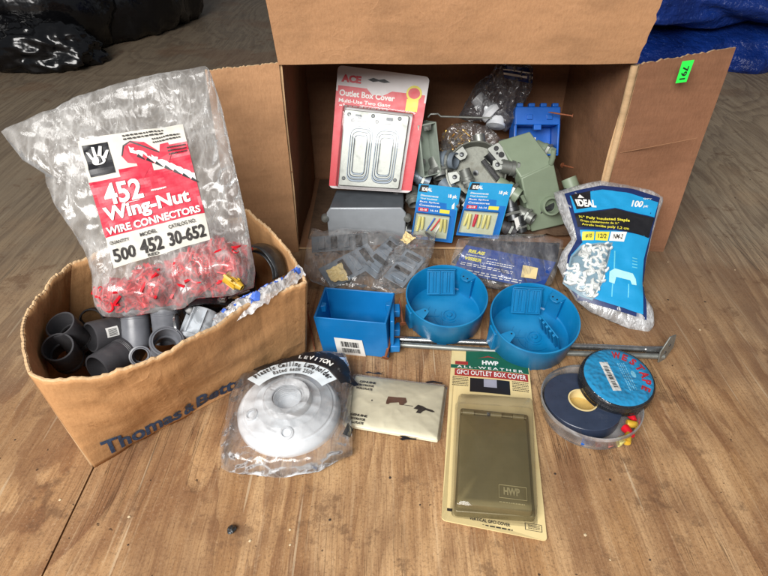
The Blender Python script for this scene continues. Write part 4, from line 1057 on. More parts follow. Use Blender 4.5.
patch([(574, 213.5), (588, 211.5), (588, 194.5), (569, 198.5)], .0004, M_BLACK, 'logo_panel', 4)
Sx = Surf([Hn(*p) for p in ((574, 212), (645, 216), (652, 203), (569, 198))], zi)
mb = MB(); Sx.text(mb, 'IDEAL', .02, .10, .28, .62, .001, .05, slope=.0); Sx.text(mb, '100', .74, .30, .88, .78, .001, .04); Sx.text(mb, 'pk', .90, .27, .96, .50, .001, .02); Sx.text(mb, 'QTY', .86, .92, .96, 1.04, .001, .02)
Sx.poly(mb, [(.06, .72), (.10, 1.0), (.14, .72)], .001)
mb.build('white_lettering', M_WHITE, t)
Sy = Surf([Hn(*p) for p in ((575, 230.5), (646, 239), (650, 223.5), (572, 218.5))], zi)
mb = MB(); Sy.text(mb, '½" Poly Insulated Staple', .04, .64, .70, .90, .0010, .03); Sy.text(mb, 'Grapa c/aislamiento de ½"', .05, .37, .56, .58, .0010, .02); Sy.text(mb, 'Agrafe isolée poly 1,2 cm', .06, .07, .70, .30, .0010, .02)
mb.build('yellow_lettering', M_YEL, t)
Sz = Surf([Hn(*p) for p in ((579, 244), (621, 246), (624, 236.5), (579, 236))], zi)
mb = MB(); Sz.rect(mb, .01, 0, .27, 1, .0008, 4, 2); Sz.rect(mb, .30, 0, .60, 1, .0008, 4, 2); mb.build('yellow_tab', M_YEL, t)
mb = MB(); Sz.rect(mb, .63, 0, .98, 1, .0008, 4, 2); mb.build('white_tab', M_WHITE, t)
mb = MB(); Sz.text(mb, '#10', .08, .25, .22, .75, .0012, .02); Sz.text(mb, '12/2', .36, .25, .55, .75, .0012, .02); Sz.text(mb, 'NM-2', .70, .25, .92, .75, .0012, .02); mb.build('lettering', M_DKTXT, t)
# staple drawing on the blue
Sd = Surf([Hn(*p) for p in ((600, 306), (640, 312), (640, 262), (602, 256))], zi)
mb = MB(); Sd.poly(mb, [(.12, .42), (.12, .62), (.25, .70), (.72, .66), (.80, .56), (.82, .44), (.70, .44), (.66, .52), (.30, .54), (.26, .40)], .001); mb.build('staple_picture', simple('pale_aqua', lin(170, 222, 226), .4), t)
mb = MB(); Sd.rect(mb, .22, .70, .255, 1.05, .001, 1, 4); Sd.rect(mb, .60, .18, .63, .44, .001, 1, 3); Sd.rect(mb, .20, .15, .23, .40, .001, 1, 3)
for k_ in range(4): Sd.rect(mb, .70+.0*k_, .78+.06*k_, .84, .80+.06*k_, .001)
mb.build('picture_lines', simple('aqua_line', lin(100, 195, 220), .4), t)
patch([(562, 284), (578, 298), (590, 303), (600, 285), (609, 247), (596, 247), (578, 249), (568, 260)], .0006, simple('window_backing', lin(120, 150, 166), .5), 'clear_window', 10)
# the staples seen in the window
sm = MB(); 
sm.prism([(-.0062, -.0035), (-.004, -.0048), (.004, -.0048), (.0062, -.0035), (.0064, .002), (.0052, .0046), (.0034, .004), (.0036, .000), (.002, -.0014), (-.002, -.0014), (-.0036, .000), (-.0034, .004), (-.0052, .0046), (-.0064, .002)], -.0024, .0024)
proto = None; r = random.Random(4); k_ = 0
win = [Hn(*p) for p in ((564, 282), (578, 297), (590, 301), (599, 284), (607, 249), (596, 249), (580, 250), (569, 261))]
def inside(p, poly):
    c_ = False
    for i in range(len(poly)):
        a_, b_ = poly[i-1], poly[i]
        if (a_.y > p.y) != (b_.y > p.y) and p.x < (b_.x-a_.x)*(p.y-a_.y)/(b_.y-a_.y)+a_.x: c_ = not c_
    return c_
while k_ < 44:
    p = Hn(r.uniform(562, 608), r.uniform(250, 302))
    if not inside(p, win): continue
    M_ = NM @ T(p.x, p.y, zi(p.x, p.y)+.001) @ Euler((r.uniform(-.5, .5), r.uniform(-.5, .5), r.uniform(0, 6.3))).to_matrix().to_4x4()
    if proto is None: proto = sm.build('cable_staple', M_STAPLE, None, M=M_, bevel=.0012); tag(proto, 'small white insulated cable staple inside the blue printed bag', 'staple', 'white staples in the blue bag')
    else: c = proto.copy(); COL.objects.link(c); c.matrix_basis = M_
    k_ += 1
Fw = Pouch([Vector(w_) for w_ in win], .006, .001, wr=.0006, ws=50, seed=2, bend=lambda x, y: zi(x, y)+.0025)
Fw.build('window_film', film('window_film', milk=.02, bs=30, bd=.0006, gloss=.6), t, rings=14)

# ================================================================ GREY JUNCTION BOX under the ACE card
t = thing('junction_box', 'grey metal junction box lying under the red-bordered blister card', 'electrical box', T(-.03, .82, 0)); JM = T(-.03, .82, 0)
mb = MB(); mb.prism([(-.088, .001), (.034, .001), (.034, .062), (.027, .071), (-.083, .071), (-.089, .062)], 0, .004, Matrix(((1, 0, 0, 0), (0, 0, -1, .790), (0, 1, 0, .001), (0, 0, 0, 1))))
mb.build('front_lid', M_GREYL, t, world=JM, bevel=.0018)
mb = MB(); mb.prism([(-.085, .792), (.030, .792), (.033, .852), (-.078, .852)], .002, .0695); mb.build('box_body', M_GREYD, t, world=JM, bevel=.002)
mb = MB()
for x, z in ((-.092, .053), (.037, .053)):
    mb.lathe([(.0001, .004), (.0045, .0035), (.0062, .001), (.0062, -.006), (.004, -.008)], 20, T(x, .786, z) @ R('X', 90))
mb.build('lug', M_GALV, t, world=JM, smooth=True)

# ================================================================ ACE card
a, b, c = Vector((-.087, .824, .0745)), Vector((.030, .806, .0735)), PY(336, 66, .900)
AM = frame(a, b, c)
aq = [hit(AM, *p) for p in ((329, 188), (411, 193), (430, 77), (338, 65))]
t = thing('outlet_cover_card', 'red and white blister card with a grey two-gang cover, strongly reflecting the light', 'blister card', AM)
mb = MB(); mb.prism(rounded(aq, .008), -.0004, .0004); mb.build('card', simple('pale_grey_card', lin(205, 200, 200), .4, var=.03), t)
S = Surf(aq, lambda x, y: .0006)
mb = MB(); S.poly(mb, [(.02, .80), (.02, .845), (.34, .845), (.40, .80)], 0); S.poly(mb, [(.52, .80), (.62, .845), (.98, .845), (.98, .72), (.80, .70), (.72, .75)], 0)
S.rect(mb, .0, .02, .11, .80, 0, 1, 4); S.rect(mb, .88, .02, 1.0, .78, 0, 1, 4); S.rect(mb, .02, .68, .98, .80, .0001)
mb.build('red_panel', M_RED, t)
mb = MB(); S.text(mb, 'ACE', .05, .875, .27, .935, .0003, .06); mb.build('red_lettering', M_RED, t)
mb = MB(); S.text(mb, 'Outlet Box Cover', .04, .765, .66, .815, .0004, .03); S.text(mb, 'Multi-Use Two Gang', .04, .705, .62, .745, .0004, .02); S.smalltext(mb, .05, .68, .6, .70, .0004, 1, 3)
mb.build('white_lettering', M_WHITE, t)
mb = MB(); S.poly(mb, [(.34, .915), (.40, .935), (.46, .925), (.52, .935), (.59, .915), (.52, .905), (.46, .912), (.40, .902)], .0004); mb.build('hanger_hole', M_BLACK, t)
mb = MB(); S.ell(mb, .86, .85, .085, .065, .0004); S.rect(mb, .79, .70, .92, .80, .0003); mb.build('seal_print', M_YEL, t)
mb = MB(); S.ell(mb, .86, .85, .065, .045, .0005); mb.build('seal_centre', M_RED, t)
# metal cover plate, with two outlet openings
mb = MB(); pq = [S.xy(.12, .03), S.xy(.85, .03), S.xy(.85, .66), S.xy(.12, .66)]; mb.prism(rounded(pq, .003), .001, .006); cv = mb.build('cover_plate', M_GALV, t, bevel=.001)
SP = Surf(pq, lambda x, y: .006)
mb = MB()
for u0 in (.14, .55):
    for k_, (e_, hh) in enumerate(((0, .0018), (.035, .0030), (.075, .0042))):
        qd = [SP.xy(u0-.02+e_, .06+e_*1.3), SP.xy(u0+.34-e_, .06+e_*1.3), SP.xy(u0+.34-e_, .80-e_*1.3), SP.xy(u0-.02+e_, .80-e_*1.3)]
        rr_ = rounded(qd, .013-e_*.09); m = len(rr_); cc2 = sum(rr_, Vector((0, 0)))/m
        ri = [cc2+(p-cc2)*.93 for p in rr_]
        vs = [(p.x, p.y, .006+hh*.3) for p in rr_]+[(p.x, p.y, .006+hh) for p in [cc2+(p-cc2)*.98 for p in rr_]]+[(p.x, p.y, .006+hh) for p in ri]+[(p.x, p.y, .0062) for p in [cc2+(p-cc2)*.90 for p in rr_]]
        mb.add(vs, [(j*m+i, j*m+(i+1) % m, (j+1)*m+(i+1) % m, (j+1)*m+i) for j in range(3) for i in range(m)])
mb.build('outlet_ring', M_GREY, cv, smooth=True)
mb = MB()
for (u, v) in ((.08, .94), (.14, .87), (.45, .95), (.52, .88), (.86, .95), (.25, .92), (.08, .10), (.92, .12)): 
    q_ = SP.xy(u, v); mb.lathe([(.0001, .0064), (.0022, .0064), (.003, .0060)], 14, T(q_.x, q_.y, 0))
for (u, v, du, dv) in ((.16, .86, .2, .012), (.18, .92, .08, .03), (.60, .86, .22, .012), (.66, .90, .1, .05)): SP.rect(mb, u, v, u+du, v+dv, .0012)
mb.build('cover_slot', M_DSTEEL, cv)
bo = rounded([S.xy(.08, .01), S.xy(.89, .01), S.xy(.90, .69), S.xy(.09, .70)], .006)
m = len(bo); bc = sum(bo, Vector((0, 0)))/m; vs = [(bc.x, bc.y, .0165)]
for s_, z in ((1.03, .001), (1.0, .0012), (.985, .008), (.96, .0135), (.92, .0155), (.6, .0163)):
    for p in bo: q_ = bc+(p-bc)*s_; vs.append((q_.x, q_.y, z+.0004*noise.noise(Vector((q_.x*60, q_.y*60, 2)))))
fs = [(1+k_*m+i, 1+k_*m+(i+1) % m, 1+(k_+1)*m+(i+1) % m, 1+(k_+1)*m+i) for k_ in range(5) for i in range(m)]+[(0, 1+5*m+(i+1) % m, 1+5*m+i) for i in range(m)]
mb = MB(); mb.add(vs, fs); mb.build('clear_blister', F_BLIST, t, smooth=True)

# ================================================================ two small cyan terminal cards
def small_card(px, Yb, Yt, label, seed, wires):
    a = PY(*px[0], Yb); b = PY(*px[1], Yb); c = PY(*px[3], Yt); M = frame(a, b, c)
    q = [hit(M, *p) for p in px]
    t = thing('terminal_card', label, 'blister card', M, 'small blue cards of wire terminals')
    mb = MB(); mb.prism(rounded(q, .002), -.0004, .0004); mb.build('card', M_CYAN, t)
    S = Surf(q, lambda x, y: .0006)
    mb = MB(); S.poly(mb, [(.02, .86), (.05, .985), (.24, .985), (.22, .86)], 0); mb.build('logo_panel', M_BLACK, t)
    mb = MB(); S.poly(mb, [(.0, .0), (.0, .62), (.05, .72), (.72, .70), (.74, .60), (.98, .60), (.99, .0)], -.0001); mb.build('lower_panel', M_CYAND, t)
    mb = MB(); S.text(mb, 'IDEAL', .09, .88, .33, .945, .0004, .05); S.text(mb, '18 pk', .73, .79, .94, .87, .0004, .04)
    for k_, (s_, w_) in enumerate((('Disconnects', .42), ('Vinyl Insulated', .40), ('Butt Splice', .46), ('Conectores', .50))): S.text(mb, s_, .08, .785-.058*k_, .08+w_, .82-.058*k_, .0004, .02)
    mb.build('white_lettering', M_WHITE, t)
    mb = MB(); S.rect(mb, .07, .515, .31, .58, .0003); mb.build('red_tab', M_PINKRED, t)
    mb = MB(); S.rect(mb, .58, .52, .82, .585, .0003); mb.build('yellow_tab', M_YEL, t)
    mb = MB(); S.text(mb, '22-18', .11, .53, .27, .565, .0006, .03); S.text(mb, '16-14', .36, .53, .54, .565, .0006, .03); mb.build('tab_lettering', M_WHITE, t)
    mb = MB(); S.rect(mb, .04, .06, .84, .47, .0002); mb.build('pale_window', simple('pale_window', lin(190, 196, 170), .5), t)
    r = random.Random(seed)
    for k_ in range(6 if not wires else 7):
        u = .11+.11*k_; q0 = S.xy(u, .14+r.uniform(0, .06)); q1 = S.xy(u+r.uniform(-.03, .03)+(.16 if wires and k_ in (2, 3, 4) else 0), .42)
        mt = M_CRIMP
        if wires and k_ in (2, 3, 4): mt = (M_BLUE3, M_CONN, M_WHITE)[k_-2]
        if not wires and k_ in (2, 3): mt = M_PINKRED if k_ == 2 else M_CRIMP
        mb = MB(); rr_ = .0012 if (wires and k_ in (2, 3, 4)) else .0026
        mb.tube([(q0.x, q0.y, .003), (q0.x*.6+q1.x*.4, q0.y*.6+q1.y*.4, .0038), (q1.x, q1.y, .003)], [rr_*.7, rr_, rr_], 10); mb.build('terminal', mt, t, smooth=True)
    mb = MB(); bo = rounded([S.xy(.02, .04), S.xy(.86, .04), S.xy(.86, .49), S.xy(.02, .49)], .003); m = len(bo); bc = sum(bo, Vector((0, 0)))/m; vs = [(bc.x, bc.y, .0085)]
    for s_, z in ((1.02, .0008), (.99, .003), (.94, .0075), (.6, .0083)):
        for p in bo: q_ = bc+(p-bc)*s_; vs.append((q_.x, q_.y, z))
    mb.add(vs, [(1+k_*m+i, 1+k_*m+(i+1) % m, 1+(k_+1)*m+(i+1) % m, 1+(k_+1)*m+i) for k_ in range(3) for i in range(m)]+[(0, 1+3*m+(i+1) % m, 1+3*m+i) for i in range(m)])
    mb.build('clear_blister', F_BLIST, t, smooth=True)
small_card(((411, 238), (452, 243), (461, 188), (419, 183.5)), .770, .800, 'small blue card of yellow, red and blue wire terminals, left of its neighbour', 1, True)
small_card(((456, 235), (498, 239), (513, 184), (470, 182)), .768, .800, 'small blue card of yellow and pink wire terminals, right of its neighbour', 2, False)

# ================================================================ JUMBLE inside the box
def faceM(px, py, Y, ry=0, rx=0, rz=0):
    """frame whose z axis looks towards the viewer, x right, y up"""
    return T(*PY(px, py, Y)) @ R('X', 90) @ R('Y', ry) @ R('X', rx) @ R('Z', rz)
# round metal pan
t = thing('round_pan_box', 'round galvanized ceiling box with a black gasket strip, behind the blue cards', 'electrical box', faceM(476, 171, .845, -8, -38, -15))
mb = MB(); r = .047
mb.lathe([(.0001, -.018), (r*.93, -.018), (r*.96, -.016), (r*.98, 0), (r*1.02, .001), (r*1.02, .0025), (r*.97, .003), (r*.95, .001), (r*.92, -.0155), (.0001, -.0158)], 64); mb.build('pan', simple('dull_zinc', lin(124, 126, 118), .5, .6, var=.3, vs=160, wear=(lin(96, 94, 84), .6)), t, smooth=True)
mb = MB()
for a_ in (35, 150, 215, 300): mb.prism([(r*.62, -.008), (r*.95, -.010), (r*.95, .010), (r*.62, .008), (r*.56, 0)], -.001, .001, R('Z', a_))
mb.build('screw_ear', M_GALV, t, bevel=.0004)
mb = MB()
for a_ in (35, 150, 215, 300): mb.lathe([(.0001, .0045), (.003, .004), (.0038, .0012), (.0022, .0012)], 14, R('Z', a_) @ T(r*.74, 0, 0))
for x, y in ((0, 0), (-.015, -.012), (.012, -.016)): mb.lathe([(.0046, -.0154), (.0046, -.0135), (.003, -.0135), (.0001, -.015)], 20, T(x, y, 0))
mb.build('screw', M_DSTEEL, t, smooth=True)
mb = MB(); mb.box(-.016, -.004, -.0145, .024, .004, -.004, R('Z', -33) @ T(.008, .020, 0)); 
for k_ in range(2): mb.box(-.016, -.0045+.006*k_, -.004, .024, -.003+.006*k_, -.0025, R('Z', -33) @ T(.008, .020, 0))
mb.build('gasket_strip', M_DARK, t, bevel=.0005)
mb = MB(); mb.prism(rounded([Vector(p) for p in ((.004, .038), (.034, .020), (.046, .034), (.018, .054))], .004), .000, .0035); br = mb.build('perforated_bracket', M_GALV, t, bevel=.0006)
mb = MB()
for x, y, r_ in ((.018, .043, .004), (.029, .036, .0048), (.022, .036, .002), (.036, .029, .002)): mb.lathe([(.0001, .0038), (r_, .0038), (r_, .0034)], 16, T(x, y, 0))
mb.build('hole', M_DARK, br)
# device box seen on edge
t = thing('device_box', 'narrow pale grey-green metal device box with screw ears beside the red card', 'electrical box', faceM(430, 150, .845, 25, -15, 2))
mb = MB(); w2, h2 = .016, .040
mb.box(-w2, -h2, -.030, w2, h2, -.028); mb.box(-w2, -h2, -.028, -w2+.002, h2, 0); mb.box(w2-.002, -h2, -.028, w2, h2, 0); mb.box(-w2+.002, h2-.002, -.028, w2-.002, h2, 0); mb.box(-w2+.002, -h2, -.028, w2-.002, -h2+.002, 0)
mb.build('shell', M_SAGE2, t, bevel=.0006)
mb = MB()
for s_ in (-1, 1): 
    mb.prism([(-.006, s_*.030), (.006, s_*.030), (.007, s_*.0385), (-.007, s_*.0385)], -.002, 0)
    mb.lathe([(.0001, .003), (.003, .0025), (.0035, 0)], 14, T(0, s_*.033, 0)); mb.lathe([(.0001, .001), (.0045, .0008), (.005, -.004)], 16, T(-.008, s_*.018, -.012))
mb.build('screw_ear', M_GALV, t)
# grey connector barrel
t = thing('conduit_connector', 'grey metal conduit connector barrel right of the device box', 'conduit fitting', faceM(446, 160, .865, 55, -10, 0))
mb = MB(); mb.lathe([(.0001, -.02), (.013, -.02), (.013, -.004), (.0155, -.003), (.0155, .004), (.013, .005), (.013, .018), (.011, .018), (.011, -.018)], 32); mb.build('barrel', M_GREY, t, smooth=True)
mb = MB(); mb.lathe([(.013, .006), (.0175, .006), (.0175, .010), (.013, .010)], 8); mb.build('lock_nut', M_GALV, t)
# blue old-work box deep inside
OM = faceM(538, 122, .905, 0, -28, 0)
t = thing('old_work_box', 'deep blue plastic box with notched top edge at the back right of the carton', 'electrical box', OM)
mb = MB(); mb.box(-.036, -.004, -.045, .036, .024, -.002); 
for k_ in range(4): mb.box(-.034+.019*k_, .024, -.012, -.024+.019*k_, .030, -.002)
mb.box(-.036, -.050, -.045, -.033, -.004, -.002); mb.box(.033, -.050, -.045, .036, -.004, -.002); mb.box(-.033, -.050, -.045, .033, -.004, -.042); mb.box(-.036, -.053, -.045, .036, -.050, -.002)
mb.build('shell', M_BLUE3, t, bevel=.0012)
mb = MB()
for x in (-.018, .014): mb.box(x, .004, -.002, x+.009, .012, .001)
mb.box(-.006, -.012, -.010, .006, -.004, -.001); mb.build('nail_guide', M_BLUE3, t, bevel=.0006)
mb = MB(); mb.box(-.006, -.034, -.0416, .008, -.020, -.0410); mb.build('label', M_WHITE, t)
nail(PY(573, 116, .885), PY(548, 112, .90), 'bright nail sticking out of the deep blue box', .0013, .0035, M_RUST)
nail(PY(562, 165, .88), PY(574, 168, .86), 'short rusty nail low on the right inside the big box', .0016, .004, M_RUST)
# sage box: upper plate, lower face with hub
def q3(px, Y): return [PY(x, y, Y_) for (x, y), Y_ in zip(px, Y)]
SGM = T(*PY(540, 180, .82))
t = thing('sage_conduit_box', 'sage green plastic conduit box with a round hub, right of the metal pan', 'electrical box', SGM)
A = q3(((498, 141), (530, 131), (554, 163), (521, 178)), (.87, .885, .83, .815)); B = q3(((521, 178), (554, 163), (567, 224), (532, 232)), (.815, .83, .815, .795))
def slab(q, d):
    n = (q[1]-q[0]).cross(q[3]-q[0]).normalized()
    if n.y > 0: n = -n
    mb = MB(); vs = q+[p-n*d for p in q]; mb.add(vs, [(0, 1, 2, 3), (7, 6, 5, 4)]+[(i, 4+i, 4+(i+1) % 4, (i+1) % 4) for i in range(4)]); return mb, n
mb, n1 = slab(A, .020); mb.build('upper_face', M_SAGE, t, world=SGM, bevel=.0022)
mb, n2 = slab(B, .030); mb.build('lower_face', M_SAGE, t, world=SGM, bevel=.0022)
hc = B[0]*.14+B[1]*.24+B[2]*.37+B[3]*.25+n2*.0
hm = hc.to_4d(); ax = Vector((n2.x-.05, n2.y, n2.z+.15)).normalized(); Mh = T(*hc) @ ax.to_track_quat('Z', 'Y').to_matrix().to_4x4()
mb = MB(); mb.lathe([(.0150, -.006), (.0150, .012), (.0145, .013), (.0118, .013), (.0112, .012), (.0112, -.002), (.0001, -.002)], 40, Mh); mb.build('hub', M_SAGE, t, world=SGM, smooth=True)
mb = MB(); mb.lathe([(.0001, 0), (.010, 0)], 24, Mh @ T(0, 0, -.0012)); mb.build('hub_opening', M_DSTEEL, t, world=SGM)
mb = MB(); pt = PY(553, 157, .826)
mb.tube([pt+Vector((0, .004, -.012)), pt, pt+Vector((-.001, 0, .012))], [.0042, .0042, .0038], 12); mb.tube([PY(522, 196, .80), PY(525, 202, .80)], .003, 8); mb.tube([PY(527, 224, .795), PY(529, 229, .795)], .003, 8)
mb.build('screw_post', M_SAGE, t, world=SGM, smooth=True)
# tinted bag with a grey-white part in it
KM = faceM(500, 98, .95, 0, -10, -12)
Hk = lambda px, py: hit(KM, px, py)
t = thing('tinted_bag', 'crumpled dark tinted bag with a printed top at the back of the big box', 'bag', KM)
kb = Pouch([Hk(*p) for p in ((458, 118), (470, 122), (490, 122), (505, 132), (516, 124), (524, 105), (533, 85), (532, 66), (515, 60), (498, 62), (490, 74), (476, 84), (468, 98))], .016, .012, wr=.006, ws=32, seed=17, k=3)
kb.build('plastic_film', film('dark_tint_film', milk=.42, tint=(.16, .15, .16, 1), bs=24, bd=.006), t, rings=26)
mb = MB(); Sk = Surf([Hk(*p) for p in ((502, 76), (531, 82), (532, 68), (500, 64))], lambda x, y: kb.z(x, y)+.001)
Sk.rect(mb, 0, .25, 1, .42, 0, 6, 1); Sk.rect(mb, 0, .62, 1, .72, 0, 6, 1); mb.build('print_band', M_WHITE, t)
mb = MB(); Sk.rect(mb, 0, -.05, 1, 1, -.0005, 6, 4); mb.build('dark_band', M_NAVY, t)
wp = MB(); wp.lathe([(.0001, .020), (.018, .018), (.019, .010), (.013, .004), (.012, -.022), (.0001, -.022)], 24)
o = wp.build('white_fitting', M_PORC, None, M=KM @ T(-.020, -.018, .004) @ R('Y', 70) @ R('X', 30), smooth=True); tag(o, 'pale plastic fitting inside the dark tinted bag', 'fitting')
wp = MB(); wp.lathe([(.0001, .014), (.016, .012), (.017, -.010), (.0001, -.012)], 24)
o = wp.build('white_fitting', M_PORC, None, M=KM @ T(.004, -.034, .003) @ R('X', 60), smooth=True); tag(o, 'short pale plastic cap at the bottom of the dark tinted bag', 'fitting')
# small bag of brass bits
GM = faceM(457, 138, .93, 0, -25, 0); Hg = lambda px, py: hit(GM, px, py)
t = thing('parts_bag', 'small clear bag of brass screws behind the round metal pan', 'bag', GM)
gb = Pouch([Hg(*p) for p in ((440, 150), (452, 158), (475, 160), (492, 150), (500, 138), (488, 126), (470, 122), (452, 124), (442, 134))], .010, .006, wr=.004, ws=40, seed=9); gb.build('plastic_film', F_ANTI, t, rings=20)
r = random.Random(3); proto = None
for k_ in range(16):
    M_ = GM @ T(r.uniform(-.022, .022), r.uniform(-.014, .008), r.uniform(0, .004)) @ Euler((r.uniform(0, 6), r.uniform(0, 6), r.uniform(0, 6))).to_matrix().to_4x4()
    if proto is None:
        sb = MB(); sb.tube([(0, 0, -.009), (0, 0, -.008), (0, 0, .006), (0, 0, .0062), (0, 0, .009)], [.0005, .0014, .0014, .0034, .0030], 10); proto = sb.build('brass_screw', M_BRASS, None, M=M_, smooth=True); tag(proto, 'short brass screw inside the small clear bag in the big box', 'screw', 'brass screws in the small bag')
    else: c = proto.copy(); COL.objects.link(c); c.matrix_basis = M_
# thin rod across
mb = MB(); a_, b_ = PY(428, 116, .90), PY(492, 118, .90); mb.tube([a_+Vector((0, 0, -.002)), a_+Vector((.004, 0, .003)), a_.lerp(b_, .15)+Vector((0, 0, .004)), a_.lerp(b_, .2), b_], .0016, 8)
o = mb.build('bent_rod', M_GALV, None, smooth=True); c_ = (a_+b_)/2
for v in o.data.vertices: v.co -= c_
o.location = c_; tag(o, 'thin bent steel rod crossing above the round metal pan', 'rod')
# assorted small fittings filling the heap
def fitting(px, py, Y, ry, rx, r_, L, mat, label, name='conduit_fitting', hexn=False):
    t = thing(name, label, 'fitting', faceM(px, py, Y, ry, rx, 0), 'loose fittings heaped in the big box')
    mb = MB(); mb.lathe([(r_*.82, L/2), (r_, L/2), (r_, L*.1), (r_*1.15, L*.08), (r_*1.15, -L*.08), (r_, -L*.1), (r_, -L/2), (r_*.82, -L/2), (r_*.8, 0)], 28, close=True); mb.build('body', mat, t, smooth=True)
    mb = MB(); mb.lathe([(r_*1.0, L*.12), (r_*1.32, L*.12), (r_*1.32, L*.24), (r_*1.0, L*.24)], 6, close=True); mb.build('lock_nut', M_GALV, t)
    return t
fitting(508, 190, .815, 60, 20, .012, .040, M_SAGE, 'grey-green fitting just right of the right blue card')
fitting(512, 210, .80, 20, 50, .010, .034, M_DSTEEL, 'dark steel fitting left of the sage box hub')
fitting(512, 168, .84, 90, 10, .011, .036, M_GALV, 'galvanized fitting between metal pan and sage box')
fitting(404, 230, .80, 70, 0, .010, .03, M_DSTEEL, 'dark fitting beside the right lug of the grey junction box')
fitting(413, 197, .83, 10, 30, .010, .03, M_GALV, 'silver fitting at the lower right corner of the red card')
fitting(520, 224, .785, 30, 60, .008, .026, M_DSTEEL, 'dark fitting with the white tag at the foot of the sage box')
fitting(450, 190, .84, 40, 20, .011, .036, M_GREY, 'grey fitting tucked behind the left blue card')
fitting(480, 145, .90, 20, 60, .010, .034, M_GALV, 'silver fitting above the round metal pan')
fitting(432, 196, .85, 80, 30, .012, .036, M_PVCD, 'dark plastic fitting under the device box')
fitting(545, 150, .90, 50, 10, .010, .036, M_SAGE, 'grey-green fitting under the deep blue box')
fitting(440, 178, .88, 30, 10, .013, .04, M_PVCD, 'dark plastic fitting below the connector barrel')
fitting(463, 200, .82, 60, 30, .010, .036, M_DSTEEL, 'dark steel fitting between the two blue cards')
fitting(566, 200, .80, 70, 50, .010, .03, M_DSTEEL, 'dark steel fitting right of the sage hub')
fitting(438, 168, .86, 20, 40, .012, .034, M_GALV, 'silver fitting half hidden behind the device box')
fitting(420, 178, .85, 75, 20, .010, .034, M_GREY, 'grey fitting between the red card and the left blue card')
fitting(467, 178, .835, 45, 60, .009, .028, M_GALV, 'small silver fitting in front of the metal pan')
fitting(496, 160, .87, 70, 40, .011, .036, M_DSTEEL, 'dark steel fitting between the metal pan and tinted bag')
fitting(505, 150, .89, 15, 70, .010, .034, M_PVCD, 'dark plastic fitting above the sage box corner')
fitting(540, 205, .83, 20, 20, .012, .04, M_PVCD, 'dark plastic fitting behind the foot of the sage box')
fitting(573, 190, .83, 35, 50, .012, .04, M_SAGE, 'grey-green fitting at the far right behind the staple bag')
fitting(450, 205, .80, 80, 0, .009, .03, M_PVCD, 'dark plastic fitting low between the two blue cards')
fitting(398, 200, .84, 20, 70, .009, .028, M_PVCD, 'dark plastic fitting on top of the grey junction box')
fitting(507, 228, .785, 75, 20, .009, .030, M_PVCD, 'dark plastic fitting just behind the bag of blue cards')
fitting(525, 215, .80, 50, 10, .010, .030, M_GALV, 'silver fitting left of the sage box foot')
# heap substrate: crumpled brown packing paper under the fittings
mb = MB()
def hp(u, v):
    x = X0+.012+(X1-X0-.024)*u; y = .80+.215*v
    z = .012+.075*math.sin(min(1, v*1.3)*PI/2)*(.55+.45*math.sin(PI*min(1, max(0, u))))+.010*noise.noise(Vector((x*22, y*22, 0)))+.004*noise.noise(Vector((x*70, y*70, 0)))
    if x < .035: z = min(z, .008)
    return (x, y, z)
mb.grid(hp, 60, 36); o = mb.build('packing_paper', simple('kraft_paper', lin(96, 74, 56), .8, var=.25, vs=40, bump=.6, bs=60, bd=.004), None); o.data.shade_smooth(); tag(o, 'crumpled brown packing paper under the fittings in the big box', 'paper')
# small white barcode tag
q = [PY(514, 219, .778), PY(518, 217, .778), PY(521, 229, .776), PY(517, 231, .776)]
mb = MB(); mb.add(q+[p+Vector((0, .0008, 0)) for p in q], [(0, 1, 2, 3), (7, 6, 5, 4), (0, 4, 5, 1), (1, 5, 6, 2), (2, 6, 7, 3), (3, 7, 4, 0)]); o = mb.build('barcode_tag', M_WHITE, None); c_ = q[0].copy()
for v in o.data.vertices: v.co -= c_
o.location = c_; tag(o, 'tiny white barcode tag standing at the foot of the sage box', 'tag')

# ================================================================ bags on the floor before the box
def floorbag(name, label, px, h0, z, tf, wr, seed, mat, tilt=0, ctr=None, yt=None, zt=None):
    cxp = sum(p[0] for p in px)/len(px); cyp = sum(p[1] for p in px)/len(px)
    ybot = max(p[1] for p in px); ytop = min(p[1] for p in px)
    a = G(cxp, ybot, z); top = PY(cxp, ytop, yt) if yt else G(cxp, ytop, zt)
    M = frame(a, a+Vector((1, 0, 0)), top); q = [hit(M, *p) for p in px]
    t = thing(name, label, 'bag', M); P = Pouch(q, tf, .002, wr=wr, ws=20, seed=seed, k=3.5, c=hit(M, *ctr) if ctr else None); P.build('plastic_film', mat, t, rings=30)
    return t, P, M
def plate_part(M, mat, label, w_, h_, grp=None):
    t = thing('metal_plate', label, 'plate', M, grp)
    mb = MB(); mb.box(-w_/2, -h_/2, 0, w_/2, h_/2, .0015); mb.build('plate', mat, t, bevel=.0005)
    for k_ in range(4):
        mb = MB(); x = -w_/2+w_*(.12+.22*k_); mb.box(x, -h_*.36, .0015, x+w_*.11, h_*.36, .004); mb.build('tab', M_DSTEEL if k_ % 2 else mat, t, bevel=.0005)
    return t
tL, PL, ML = floorbag('parts_bag', 'large clear bag of flat grey metal plates in front of the grey junction box', ((303, 270), (312, 282), (335, 290), (372, 291), (392, 284), (402, 266), (410, 238), (380, 230), (345, 229), (322, 232), (312, 228), (306, 250)), 0, .004, .008, .0030, 41, F_ANTI, zt=.050)
tR, PR, MR = floorbag('parts_bag', 'clear bag with a cream scrap and grey plates left of the round boxes', ((370, 289), (392, 296), (412, 290), (426, 272), (434, 250), (436, 232), (424, 230), (408, 234), (392, 250), (380, 268)), 0, .012, .007, .0032, 43, F_ANTI, zt=.052)
def onbag(M, px, py, h, rz, rx=0): q = hit(M, px, py, h); return M @ T(q.x, q.y, h) @ R('Z', rz) @ R('X', rx)
